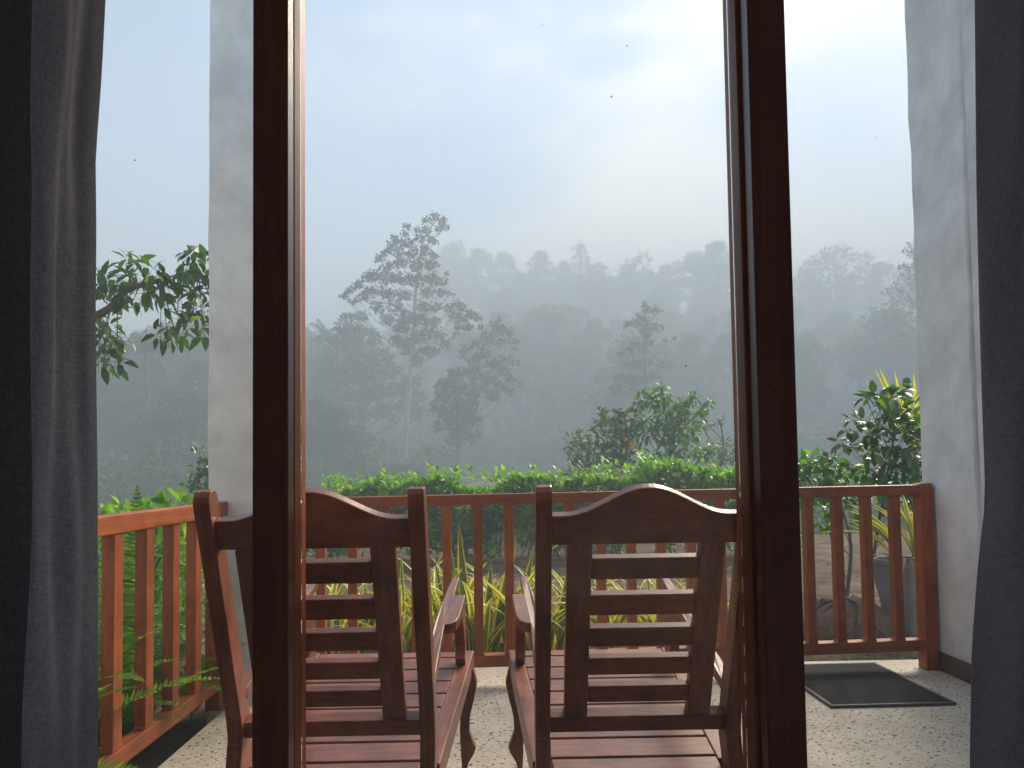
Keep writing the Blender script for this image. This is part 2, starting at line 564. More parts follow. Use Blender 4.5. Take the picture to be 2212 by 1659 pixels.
def fabric_mat():
    m, nt, out = new_mat('charcoal_fabric')
    tc = N(nt, 'ShaderNodeTexCoord')
    mp = N(nt, 'ShaderNodeMapping')
    mp.inputs['Scale'].default_value = (60, 60, 900)
    L(nt, tc, 'Object', mp, 0)
    n1 = N(nt, 'ShaderNodeTexNoise', i_Scale=1.0, i_Detail=3.0, i_Roughness=0.7)
    L(nt, mp, 0, n1, 0)
    mp2 = N(nt, 'ShaderNodeMapping')
    mp2.inputs['Scale'].default_value = (900, 900, 70)
    L(nt, tc, 'Object', mp2, 0)
    n2 = N(nt, 'ShaderNodeTexNoise', i_Scale=1.0, i_Detail=2.0)
    L(nt, mp2, 0, n2, 0)
    av = N(nt, 'ShaderNodeMath', operation='MULTIPLY_ADD', i_1=0.4)
    L(nt, n2, 0, av, 0); 
    h = N(nt, 'ShaderNodeMath', operation='MULTIPLY', i_1=0.6)
    L(nt, n1, 0, h, 0); L(nt, h, 0, av, 2)
    rp = ramp(nt, (0.32, (0.115, 0.114, 0.148)), (0.5, (0.205, 0.202, 0.255)), (0.68, (0.34, 0.335, 0.405)))
    L(nt, av, 0, rp, 0)
    b = N(nt, 'ShaderNodeBsdfPrincipled', i_Roughness=0.95)
    b.inputs['Specular IOR Level'].default_value = 0.15
    b.inputs['Sheen Weight'].default_value = 0.25
    L(nt, rp, 0, b, 'Base Color')
    bp = N(nt, 'ShaderNodeBump', i_Strength=0.35, i_Distance=0.0015)
    L(nt, av, 0, bp, 'Height'); L(nt, bp, 0, b, 'Normal')
    L(nt, b, 0, out, 0)
    return m


def ground_mat():
    m, nt, out = new_mat('garden_ground')
    geo = N(nt, 'ShaderNodeNewGeometry')
    sep = N(nt, 'ShaderNodeSeparateXYZ')
    L(nt, geo, 'Position', sep, 0)
    n1 = N(nt, 'ShaderNodeTexNoise', i_Scale=3.0, i_Detail=9.0, i_Roughness=0.68)
    L(nt, geo, 'Position', n1, 0)
    n2 = N(nt, 'ShaderNodeTexNoise', i_Scale=0.5, i_Detail=6.0, i_Roughness=0.6)
    L(nt, geo, 'Position', n2, 0)
    soil = ramp(nt, (0.32, (0.045, 0.028, 0.019)), (0.5, (0.105, 0.068, 0.046)), (0.68, (0.22, 0.155, 0.112)))
    L(nt, n1, 0, soil, 0)
    grass = ramp(nt, (0.35, (0.040, 0.062, 0.022)), (0.52, (0.085, 0.115, 0.036)), (0.68, (0.16, 0.165, 0.06)))
    L(nt, n2, 0, grass, 0)
    edge = N(nt, 'ShaderNodeMath', operation='MULTIPLY_ADD', i_1=2.5)
    L(nt, n1, 0, edge, 0); L(nt, sep, 1, edge, 2)
    mr = N(nt, 'ShaderNodeMapRange', i_1=12.6, i_2=14.6)
    L(nt, edge, 0, mr, 0)
    mx = N(nt, 'ShaderNodeMix', data_type='RGBA')
    L(nt, mr, 0, mx, 0); L(nt, soil, 0, mx, 6); L(nt, grass, 0, mx, 7)
    b = N(nt, 'ShaderNodeBsdfPrincipled', i_Roughness=0.95)
    b.inputs['Specular IOR Level'].default_value = 0.2
    L(nt, mx, 2, b, 'Base Color')
    bp = N(nt, 'ShaderNodeBump', i_Strength=0.7, i_Distance=0.03)
    n3 = N(nt, 'ShaderNodeTexNoise', i_Scale=16.0, i_Detail=8.0, i_Roughness=0.7)
    L(nt, geo, 'Position', n3, 0)
    L(nt, n3, 0, bp, 'Height'); L(nt, bp, 0, b, 'Normal')
    L(nt, b, 0, out, 0)
    return m


def concrete_mat():
    """Washed-aggregate matrix; the stones themselves are geometry."""
    m, nt, out = new_mat('washed_aggregate')
    tc = N(nt, 'ShaderNodeTexCoord')
    n1 = N(nt, 'ShaderNodeTexNoise', i_Scale=5.0, i_Detail=8.0, i_Roughness=0.65)
    L(nt, tc, 'Object', n1, 0)
    v = N(nt, 'ShaderNodeTexVoronoi', i_Scale=150.0)
    L(nt, tc, 'Object', v, 0)
    base = ramp(nt, (0.3, (0.44, 0.375, 0.285)), (0.5, (0.56, 0.49, 0.385)), (0.7, (0.63, 0.58, 0.49)))
    L(nt, n1, 0, base, 0)
    grit = N(nt, 'ShaderNodeMix', data_type='RGBA', blend_type='MULTIPLY', i_0=0.45)
    L(nt, base, 0, grit, 6); L(nt, v, 'Color', grit, 7)
    bw = N(nt, 'ShaderNodeRGBToBW')
    L(nt, v, 'Color', bw, 0)
    gm = N(nt, 'ShaderNodeMapRange', i_3=0.62, i_4=1.12)
    L(nt, bw, 0, gm, 0)
    g2 = N(nt, 'ShaderNodeMix', data_type='RGBA', blend_type='MULTIPLY', i_0=1.0)
    L(nt, base, 0, g2, 6); L(nt, gm, 0, g2, 7)
    b = N(nt, 'ShaderNodeBsdfPrincipled', i_Roughness=0.7)
    L(nt, g2, 2, b, 'Base Color')
    bp = N(nt, 'ShaderNodeBump', i_Strength=0.5, i_Distance=0.003)
    L(nt, v, 'Distance', bp, 'Height'); L(nt, bp, 0, b, 'Normal')
    L(nt, b, 0, out, 0)
    return m


def stone_mat():
    m, nt, out = new_mat('aggregate_stone')
    info = N(nt, 'ShaderNodeObjectInfo')
    geo = N(nt, 'ShaderNodeNewGeometry')
    ad = N(nt, 'ShaderNodeMath', operation='ADD')
    L(nt, info, 'Random', ad, 0); L(nt, geo, 'Random Per Island', ad, 1)
    fr = N(nt, 'ShaderNodeMath', operation='FRACT')
    L(nt, ad, 0, fr, 0)
    rp = ramp(nt, (0.0, (0.045, 0.045, 0.049)), (0.5, (0.085, 0.082, 0.080)), (0.8, (0.16, 0.14, 0.115)), (0.95, (0.34, 0.31, 0.26)))
    L(nt, fr, 0, rp, 0)
    b = N(nt, 'ShaderNodeBsdfPrincipled', i_Roughness=0.5)
    L(nt, rp, 0, b, 'Base Color')
    L(nt, b, 0, out, 0)
    return m


def mat_mat():
    m, nt, out = new_mat('ribbed_rubber')
    b = N(nt, 'ShaderNodeBsdfPrincipled', i_Roughness=0.75)
    b.inputs['Specular IOR Level'].default_value = 0.12
    tc = N(nt, 'ShaderNodeTexCoord')
    n = N(nt, 'ShaderNodeTexNoise', i_Scale=40.0, i_Detail=5.0)
    L(nt, tc, 'Object', n, 0)
    rp = ramp(nt, (0.35, (0.010, 0.010, 0.011)), (0.7, (0.026, 0.025, 0.025)))
    L(nt, n, 0, rp, 0); L(nt, rp, 0, b, 'Base Color'); L(nt, b, 0, out, 0)
    return m


M['glass'] = glass_mat()
M['fabric'] = fabric_mat()
M['ground'] = ground_mat()
M['concrete'] = concrete_mat()
M['stone'] = stone_mat()
M['rubber'] = mat_mat()
M['rubber_rib'] = simple_mat('rubber_rib', (0.009, 0.009, 0.0095), (0.018, 0.0175, 0.0175), 30.0, 0.8, 0.1)
M['rubber_edge'] = simple_mat('rubber_edge', (0.040, 0.040, 0.042), (0.065, 0.064, 0.064), 30.0, 0.6, 0.1)


# ------------------------------------------------------------------ instanced leaf meshes
def leaf_base(w=0.42, droop=0.25, fold=0.18):
    """Unit leaf along +Y, face up +Z."""
    rows = [(0.0, 0.0), (0.22, 0.75), (0.52, 1.0), (0.82, 0.55), (1.0, 0.0)]
    v, idx = [], []
    for t, k in rows:
        z = -droop * t * t
        if k == 0:
            idx.append((len(v),)); v.append((0, t, z))
        else:
            h = 0.5 * w * k
            idx.append((len(v), len(v) + 1, len(v) + 2))
            v += [(-h, t, z + fold * h), (0, t, z), (h, t, z + fold * h)]
    f = []
    for a, b in zip(idx[:-1], idx[1:]):
        if len(a) == 1:
            f += [(a[0], b[1], b[0]), (a[0], b[2], b[1])]
        elif len(b) == 1:
            f += [(a[0], a[1], b[0]), (a[1], a[2], b[0])]
        else:
            f += [(a[0], a[1], b[1], b[0]), (a[1], a[2], b[2], b[1])]
    return np.array(v, float), f


def quad_base(w=0.55):
    return np.array([(0, 0, 0), (0.5 * w, 0.5, 0.04), (0, 1, -0.12), (-0.5 * w, 0.5, 0.04)], float), [(0, 1, 2, 3)]


def clump_base(seed, n=5):
    r = np.random.default_rng(seed)
    vs, fs = [], []
    for k in range(n):
        d = r.normal(size=3); d /= np.linalg.norm(d)
        u = np.cross(d, r.normal(size=3)); u /= np.linalg.norm(u)
        o = r.normal(size=3) * 0.25
        b = len(vs)
        vs += [o, o + 0.5 * d + 0.26 * u, o + d, o + 0.5 * d - 0.26 * u]
        fs.append((b, b + 1, b + 2, b + 3))
    return np.array(vs), fs


def frames(dirs, ups, scale):
    """(N,3,3) matrices whose columns are side, along, normal; scaled."""
    d = dirs / np.linalg.norm(dirs, axis=1, keepdims=True)
    s = np.cross(d, ups)
    ln = np.linalg.norm(s, axis=1, keepdims=True)
    s = np.where(ln < 1e-4, np.array([[1.0, 0, 0]]), s / np.maximum(ln, 1e-6))
    n = np.cross(s, d)
    return np.stack([s, d, n], axis=2) * np.asarray(scale).reshape(-1, 1, 1)


def inst_mesh(name, base, mats, locs, mat):
    bv, bf = base
    n, k = len(locs), len(bv)
    V = (np.einsum('nij,kj->nki', mats, bv) + locs[:, None, :]).reshape(-1, 3)
    tot = np.array([len(f) for f in bf])
    flat = np.concatenate([np.array(f) for f in bf])
    loops = (flat[None, :] + (np.arange(n) * k)[:, None]).reshape(-1)
    cnt = np.tile(tot, n)
    start = np.concatenate([[0], np.cumsum(cnt)[:-1]])
    me = bpy.data.meshes.new(name)
    me.vertices.add(len(V)); me.vertices.foreach_set('co', V.astype(np.float32).ravel())
    me.loops.add(len(loops)); me.loops.foreach_set('vertex_index', loops.astype(np.int32))
    me.polygons.add(len(cnt))
    me.polygons.foreach_set('loop_start', start.astype(np.int32))
    me.polygons.foreach_set('loop_total', cnt.astype(np.int32))
    me.materials.append(mat)
    me.update(calc_edges=True)
    me.validate()
    return me


_leafmesh = {}


def leaf_mesh(mat, kind):
    key = (mat.name, kind)
    if key not in _leafmesh:
        bv, bf = kind_base(kind)
        me = bpy.data.meshes.new('leaf')
        me.from_pydata([tuple(p) for p in bv], [], bf)
        me.materials.append(mat)
        for p in me.polygons: p.use_smooth = True
        _leafmesh[key] = me
    return _leafmesh[key]


def kind_base(kind):
    return {'broad': leaf_base(0.50, 0.22, 0.20), 'oval': leaf_base(0.62, 0.35, 0.25), 'narrow': leaf_base(0.30, 0.30, 0.2),
            'droop': leaf_base(0.46, 0.55, 0.2)}[kind]


def foliage(root, locs, mats, mat, kind, n_parts=280, name='leaf'):
    """Leaves of one plant: those nearest the camera as parts, the rest as one part of kind stuff. World-space input."""
    inv = np.array(root.location)
    d = np.linalg.norm(locs - np.array([0, 0, CAM_H]), axis=1)
    order = np.argsort(d)
    near, rest = order[:n_parts], order[n_parts:]
    me = leaf_mesh(mat, kind)
    for i in near:
        o = bpy.data.objects.new(name, me)
        mw = Matrix([[*mats[i][0], locs[i][0] - inv[0]], [*mats[i][1], locs[i][1] - inv[1]], [*mats[i][2], locs[i][2] - inv[2]], [0, 0, 0, 1]])
        o.parent = root
        o.matrix_local = mw
        COL.objects.link(o)
    if len(rest):
        m2 = inst_mesh('leaf_mass', kind_base(kind), mats[rest], locs[rest] - inv[None, :], mat)
        m2.polygons.foreach_set('use_smooth', [True] * len(m2.polygons))
        o = bpy.data.objects.new('foliage', m2)
        link(o, root)
        o['kind'] = 'stuff'


def blob_points(n, centre, rad, shell=0.55):
    d = RNG.normal(size=(n, 3))
    d /= np.linalg.norm(d, axis=1, keepdims=True)
    r = (shell + (1 - shell) * RNG.random(n)) ** 0.7
    return np.array(centre)[None, :] + d * r[:, None] * np.array(rad)[None, :], d


def leaf_dirs(d, up=0.3, jitter=0.6, flat=0.0):
    x = d + RNG.normal(size=d.shape) * jitter
    x[:, 2] += up
    if flat: x[:, 2] *= (1 - flat)
    ups = RNG.normal(size=d.shape) * 0.45 + np.array([[0, 0, 1.0]])
    return x, ups
# ------------------------------------------------------------------ terrain and haze
def lerp_tab(tab, y):
    return np.interp(y, [a for a, b in tab], [b for a, b in tab])


PROFILE = [(-60, -0.12), (3.0, -0.12), (4.5, -0.08), (7, -0.03), (9.5, 0.0), (12, -0.05), (18, -0.7), (28, -1.5), (38, -1.0), (48, -0.2),
           (58, 0.8), (68, 2.0), (80, 4.6), (92, 8.0), (115, 13.5), (134, 22.5), (154, 30.5), (173, 33.5), (215, 34.5)]


def ground_z(x, y):
    x = np.asarray(x, float); y = np.asarray(y, float)
    z = lerp_tab(PROFILE, y)
    far = np.clip((y - 60) / 40, 0, 1)
    side = 0.56 + 0.44 / (1 + np.exp(-(x + 16) / 7.0))
    z = z * (1 - far + far * side)
    z = z + np.clip((y - 14) / 40, 0, 1) * (0.5 * np.sin(x * 0.11 + y * 0.05) + 0.35 * np.sin(x * 0.23 - y * 0.13))
    z = z + 0.02 * np.sin(x * 2.1 + 0.7) * np.sin(y * 1.7) * (y > 4.3)
    return z


def build_ground():
    xs = np.concatenate([np.linspace(-160, -14, 42), np.linspace(-12, 12, 61), np.linspace(14, 160, 42)])
    ys = np.concatenate([np.linspace(-14, 3, 8), np.linspace(4.2, 14, 46), np.linspace(15, 214, 110)])
    X, Y = np.meshgrid(xs, ys)
    Z = ground_z(X, Y)
    v = np.stack([X, Y, Z], -1).reshape(-1, 3)
    nx = len(xs)
    f = [(j * nx + i, j * nx + i + 1, (j + 1) * nx + i + 1, (j + 1) * nx + i) for j in range(len(ys) - 1) for i in range(nx - 1)]
    me = bpy.data.meshes.new('ground')
    me.from_pydata(v.tolist(), [], f)
    me.materials.append(M['ground'])
    for p in me.polygons: p.use_smooth = True
    struct(link(bpy.data.objects.new('ground', me)))


build_ground()


def build_haze():
    m, nt, out = new_mat('morning_haze')
    pv = N(nt, 'ShaderNodeVolumePrincipled')
    pv.inputs['Color'].default_value = (0.545, 0.645, 0.745, 1)
    pv.inputs['Density'].default_value = HAZE_DENSITY
    pv.inputs['Anisotropy'].default_value = 0.0
    L(nt, pv, 0, out, 1)
    b = MB()
    b.box(-260, 260, -40, 360, -3.6, HAZE_TOP)
    o = b.build('haze', m)
    o['kind'] = 'stuff'


if HAZE_DENSITY > 0:
    build_haze()


# ------------------------------------------------------------------ the room behind the camera and the veranda shell
def slab(name, mat, *boxes, bevel=0.0):
    b = MB()
    for q in boxes: b.box(*q)
    return b.build(name, mat, None, bevel)


struct(slab('room_floor', M['tile'], (-2.6, 2.9, -3.4, 1.345, -0.12, 0.0)))
struct(slab('room_ceiling', M['room_paint'], (-2.72, 3.02, -3.52, 1.345, 2.7505, 2.87)))
_b = MB()
for q in ((-2.72, -2.6005, -3.4, -1.0, -0.1, 2.75), (-2.72, -2.6005, 0.9, 1.345, -0.1, 2.75), (-2.72, -2.6005, -1.0, 0.9, -0.1, 0.9), (-2.72, -2.6005, -1.0, 0.9, 2.2, 2.75)):
    _b.box(*q)  # gap in this unseen wall is added to brighten the interior
for q in ((2.9005, 3.02, -3.4, -1.6, -0.1, 2.75), (2.9005, 3.02, 1.1, 1.345, -0.1, 2.75), (2.9005, 3.02, -1.6, 1.1, -0.1, 0.35), (2.9005, 3.02, -1.6, 1.1, 2.55, 2.75)):
    _b.box(*q)                                        # unseen opening, added to let more light into the room
_b.box(-2.72, 3.02, -3.52, -3.4005, -0.1, 2.75)
struct(_b.build('room_wall', M['room_paint']))
_b = MB()
_b.box(-3.4, -1.325, 1.347, 1.475, -0.12, 2.96)
_b.box(1.345, 3.5, 1.347, 1.475, -0.12, 2.96)
_b.box(-1.323, 1.343, 1.347, 1.475, 2.56, 2.96)
struct(_b.build('house_wall', M['white_plaster']))
struct(slab('house_roof', M['white_plaster'], (-3.5, 3.6, -3.7, 1.60, 2.965, 3.05)))

# veranda floor of washed aggregate with stones set in it
vf = struct(slab('veranda_floor', M['concrete'], (-1.225, 2.9, 1.477, 4.06, -0.12, 0.0), bevel=0.006))


def stones():
    n = 15000
    pts = np.stack([RNG.uniform(-1.21, 2.17, n), RNG.uniform(1.9, 3.88, n)], 1)
    keep, seen = [], {}
    for p in pts:                                     # keep the stones from touching
        k = (int(p[0] / 0.018), int(p[1] / 0.018))
        if any((k[0] + a, k[1] + b) in seen for a in (-1, 0, 1) for b in (-1, 0, 1) if abs(a) + abs(b) < 2):
            continue
        seen[k] = 1
        keep.append(p)
    pts = np.array(keep)
    bases = []
    for s in range(6):
        r = random.Random(s)
        ang = sorted(r.uniform(0, 6.283) for _ in range(7))
        ring = [(math.cos(a) * r.uniform(0.8, 1.1), math.sin(a) * r.uniform(0.45, 0.7)) for a in ang]
        v = [(x, y, -0.1) for x, y in ring] + [(x * 0.75, y * 0.75, 0.10) for x, y in ring] + [(0, 0, 0.14)]
        k = len(ring)
        f = [(i, (i + 1) % k, k + (i + 1) % k, k + i) for i in range(k)] + [(k + i, k + (i + 1) % k, 2 * k) for i in range(k)]
        bases.append((np.array(v), f))
    size = np.clip(RNG.lognormal(math.log(0.0068), 0.42, len(pts)), 0.003, 0.017)
    rot = RNG.normal(0.9, 0.55, len(pts))
    d = np.hypot(pts[:, 0], pts[:, 1] - 0.0)
    vis = ((pts[:, 0] > 1.0) & (pts[:, 0] < 1.75)) | ((pts[:, 0] > -0.22) & (pts[:, 0] < 0.1)) | (pts[:, 0] < -0.85)
    score = size / d + np.where(vis, 0.0, -1.0)
    order = np.argsort(-score)
    mes = []
    for k, (bv, bf) in enumerate(bases):
        me = bpy.data.meshes.new('stone')
        me.from_pydata(bv.tolist(), [], bf)
        me.materials.append(M['stone'])
        mes.append(me)
    for i in order[:290]:
        o = bpy.data.objects.new('stone', mes[i % 6])
        o.location = (pts[i][0], pts[i][1], 0.0004)
        o.rotation_euler = (0, 0, rot[i])
        o.scale = (size[i], size[i], 0.009)
        link(o, vf)
    rest = order[290:]
    V, Fc, base = [], [], 0
    for i in rest:
        bv, bf = bases[i % 6]
        c, s = math.cos(rot[i]), math.sin(rot[i])
        q = bv * np.array([size[i], size[i], 0.009])
        V.append(np.stack([q[:, 0] * c - q[:, 1] * s + pts[i][0], q[:, 0] * s + q[:, 1] * c + pts[i][1], q[:, 2] + 0.0004], 1))
        Fc += [tuple(base + j for j in f) for f in bf]
        base += len(bv)
    me = bpy.data.meshes.new('small_stones')
    me.from_pydata(np.concatenate(V).tolist(), [], Fc)
    me.materials.append(M['stone'])
    o = link(bpy.data.objects.new('small_stones', me), vf)
    o['kind'] = 'stuff'


stones()

# white veranda columns
_b = MB()
_b.box(-0.20, 0.20, -0.20, 0.20, -0.12, 3.96)


def column(loc, label, w, d):
    b = MB()
    # a hand-rendered column: edges wander by a few millimetres
    rings = []
    r = random.Random(int(loc[0] * 100))
    for k in range(23):
        z = -0.12 + k * (3.96 + 0.12) / 22
        e = [r.uniform(-0.004, 0.004) for _ in range(8)]
        rings.append([Vector((-w + e[0], -d + e[1], z)), Vector((w + e[2], -d + e[3], z)), Vector((w + e[4], d + e[5], z)), Vector((-w + e[6], d + e[7], z))])
    b.loft(rings)
    o = b.build('column', M['white_plaster'], None, 0.008, loc=loc)
    tag(o, label, 'column')
    return o


column((-1.20, 3.71, 0), 'tall white plastered column where the side railing meets the front railing, behind the left chair', 0.137, 0.20)
column((2.385, 3.735, 0), 'tall white plastered column at the right end of the front railing beside the doormat', 0.21, 0.225)
side_wall = slab('side_wall', M['white_plaster'], (2.196, 2.9, 1.477, 3.508, 0.0, 3.96))
struct(side_wall)
_b = MB()
_b.box(2.182, 2.1945, 1.48, 3.507, 0.001, 0.092)
_b.box(2.158, 2.1738, 3.509, 3.86, 0.001, 0.092)
struct(_b.build('skirting', M['skirting'], None, 0.003))

# ------------------------------------------------------------------ window frame, panes, curtains
wf = thing('window_frame', (0, 1.35, 0), 'dark brown wooden window frame with two upright mullions between clear panes', 'window frame')


def mullion(x0, x1, side):
    """side=+1: the stepped reveal faces +X."""
    b = MB()
    if side < 0: x0 -= 0.0045
    b.box(x0, x1, 0.0, 0.040, 0.07, 2.47)
    o = b.build('mullion', M['frame_wood'], wf, 0.003)
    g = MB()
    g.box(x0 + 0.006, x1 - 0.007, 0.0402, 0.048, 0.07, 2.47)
    g.build('bead', M['sunlit_stop'], o)
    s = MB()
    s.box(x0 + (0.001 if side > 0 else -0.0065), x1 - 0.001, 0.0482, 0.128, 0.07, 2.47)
    s.build('stop', M['sunlit_stop'], o, 0.003)
    return o


mull_l = mullion(-0.4365, -0.374, 1)
mull_r = mullion(0.460, 0.524, -1)
for nm, q in (('sill', (-1.32, 1.34, 0.0, 0.124, 0.002, 0.068)), ('head', (-1.32, 1.34, 0.0, 0.124, 2.472, 2.555)),
              ('jamb', (-1.32, -1.262, 0.0, 0.124, 0.07, 2.47)), ('jamb', (1.282, 1.34, 0.0, 0.124, 0.07, 2.47))):
    _b = MB(); _b.box(*q); _b.build(nm, M['frame_wood'], wf, 0.003)
panes = []
for x0, x1, y in ((-0.3735, 0.4455, 0.085), (-1.2615, -0.437, 0.085), (0.5245, 1.2815, 0.085)):
    _b = MB(); _b.box(x0, x1, y, y + 0.005, 0.071, 2.469)
    panes.append(_b.build('glass_pane', M['glass'], wf))
for k, (px, py, r, s) in enumerate(((1321, 208, .0019, 0), (1355, 98, .0015, 0), (1482, 790, .0019, 0), (1172, 53, .0011, 0), (290, 345, .0014, 1), (1892, 295, .0012, 2))):
    p = at(px, py, 1.432)
    m = MB()
    a = random.uniform(0, 3)
    pts = [(math.cos(a + t) * r * random.uniform(.5, 1.2), math.sin(a + t) * r * random.uniform(.6, 1.3)) for t in np.linspace(0, 6.28, 8)[:-1]]
    m.prism(pts, 'y', 0, 0.0012)
    m.build('dirt_speck', M['dark_hole'], panes[s], loc=(p.x, 0.0834, p.z))


def curtain(name, plan, label, wob, cat='curtain'):
    """plan: control points (x, y) of the folded cloth seen from above; wob(z) shifts the free edge."""
    prof = spline(plan, 10)
    zs = np.linspace(0.03, 2.62, 60)
    v, f = [], []
    n = len(prof)
    for z in zs:
        for i, p in enumerate(prof):
            t = i / (n - 1)
            dx, dy = wob(z, t)
            v.append((p[0] + dx, p[1] + dy, z))
    for j in range(len(zs) - 1):
        for i in range(n - 1):
            f.append((j * n + i, j * n + i + 1, (j + 1) * n + i + 1, (j + 1) * n + i))
    me = bpy.data.meshes.new(name)
    me.from_pydata(v, [], f)
    me.materials.append(M['fabric'])
    for p in me.polygons: p.use_smooth = True
    o = link(bpy.data.objects.new(name, me))
    sm = o.modifiers.new('thickness', 'SOLIDIFY')
    sm.thickness = 0.0022
    sm.offset = 0
    tag(o, label, cat, 'curtains')
    return o


def wob_l(z, t):
    e = np.interp(z, [0.0, 0.58, 0.83, 1.05, 1.27, 1.41, 1.53, 1.67, 1.79, 2.6], [0.004, 0.0064, 0.0045, 0.001, -0.0043, -0.0044, -0.007, 0.0016, 0.0063, 0.022])
    w = 0.005 * math.sin(2.1 * z + 14 * t) + 0.004 * math.sin(5.3 * z + 22 * t) * (1 - t) + 0.002 * math.sin(13.0 * z - 30 * t)
    return e * (1 - t) ** 0.5 + w * min(t * 5, 0.8), 0.8 * w * min(t * 6, 1)


def wob_r(z, t):
    e = np.interp(z, [0.0, 0.558, 0.741, 0.855, 0.898, 0.971, 1.138, 1.323, 1.473, 1.586, 1.777, 2.6], [-0.022, -0.0187, -0.008, 0.0053, 0.0115, 0.0233, 0.0245, 0.027, 0.030, 0.0336, 0.040, 0.056])
    w = 0.007 * math.sin(2.7 * z + 12 * t + 1) + 0.005 * math.sin(8.3 * z + 20 * t) + 0.003 * math.sin(15 * z - 33 * t)
    return e * (1 - t) ** 0.6 + w * min(t * 5, 0.7), 0.8 * w * min(t * 6, 1)


cur_l = curtain('curtain', [(-0.6310, 1.205), (-0.6340, 1.185), (-0.6380, 1.168), (-0.6375, 1.148), (-0.6430, 1.126), (-0.6440, 1.104), (-0.6540, 1.075), (-0.668, 1.092), (-0.690, 1.165), (-0.730, 1.170), (-0.76, 1.11), (-0.80, 1.07),
                            (-0.84, 1.14), (-0.88, 1.17), (-0.93, 1.08), (-0.99, 1.15), (-1.06, 1.09), (-1.14, 1.16), (-1.22, 1.10)],
                'charcoal grey curtain at the left edge of the picture, hanging left of the window frame', wob_l)
cur_r = curtain('curtain', [(0.736, 1.20), (0.733, 1.17), (0.724, 1.09), (0.727, 1.055), (0.752, 1.045), (0.79, 1.075), (0.83, 1.13), (0.87, 1.15), (0.91, 1.09), (0.96, 1.08),
                            (1.01, 1.15), (1.07, 1.09), (1.14, 1.16), (1.22, 1.10)],
                'dark blue grey curtain at the right edge of the picture, right of the doormat', wob_r)


# ------------------------------------------------------------------ railings
def railing(name, P0, P1, posts, centres, label, wood, top=(0.85, 0.90), bot=(0.085, 0.14), depth=0.06, width=0.043, bdepth=0.05, tilt=0.0):
    """Railing from P0 to P1; post and baluster centres are distances along it."""
    P0, P1 = Vector(P0), Vector(P1)
    d = (P1 - P0)
    ln = d.length
    ang = math.atan2(d.y, d.x)
    root = thing(name, P0, label, 'railing', rz=ang)
    def bar(nm, z0, z1, dep):
        b = MB()
        b.add([(0, -dep / 2, z0), (ln, -dep / 2, z0 + tilt), (ln, dep / 2, z0 + tilt), (0, dep / 2, z0), (0, -dep / 2, z1), (ln, -dep / 2, z1 + tilt), (ln, dep / 2, z1 + tilt), (0, dep / 2, z1)],
              [(0, 3, 2, 1), (4, 5, 6, 7), (0, 1, 5, 4), (1, 2, 6, 5), (2, 3, 7, 6), (3, 0, 4, 7)])
        return b.build(nm, wood, root, 0.004)
    bar('top_rail', top[0], top[1], depth)
    bar('bottom_rail', bot[0], bot[1], depth)
    for s, w, z1 in posts:
        b = MB(); b.box(s - w / 2, s + w / 2, -w / 2 - 0.004, w / 2 + 0.004, 0.0, z1)
        b.build('post', wood, root, 0.005)
    for s in centres:
        dz = tilt * s / ln
        b = MB()
        # the ends flare a little where they are housed in the rails
        w, q = width / 2, bdepth / 2
        rings = []
        for z, e in ((bot[1] + dz, 0.007), (bot[1] + dz + 0.012, 0.0), (top[0] + dz - 0.012, 0.0), (top[0] + dz, 0.007)):
            rings.append([Vector((s - w - e, -q, z)), Vector((s + w + e, -q, z)), Vector((s + w + e, q, z)), Vector((s - w - e, q, z))])
        b.loft(rings)
        b.build('baluster', wood, root, 0.003)
    return root


fd = Vector((2.16 - (-1.062), 3.872 - 3.694, 0)); fln = fd.length
cen = [(-0.27 + 0.1495 * k - (-1.062)) / (2.16 + 1.062) * fln for k in range(-5, 16)]
railing('railing', (-1.062, 3.694, 0), (2.16, 3.872, 0), [(fln - 0.035, 0.066, 0.928)], cen,
        'varnished brown wooden railing running across the front of the veranda from column to column', M['rail_wood'], (0.852, 0.903), (0.078, 0.134), 0.062, 0.043, 0.05, 0.018)
lc = [3.48 - y for y in (3.19, 2.975, 2.755, 2.53, 2.305, 2.08, 1.855, 1.63)]
railing('railing', (-1.2685, 3.505, 0), (-1.2685, 1.49, 0), [(0.085, 0.056, 0.86)], [c + 0.025 for c in lc],
        'reddish brown wooden side railing in front of the ferns at the left of the veranda', M['rail_wood'], (0.838, 0.90), (0.085, 0.142), 0.056, 0.06, 0.042)
# ------------------------------------------------------------------ armchairs and doormat
YC = 2.2                                              # chair origin depth


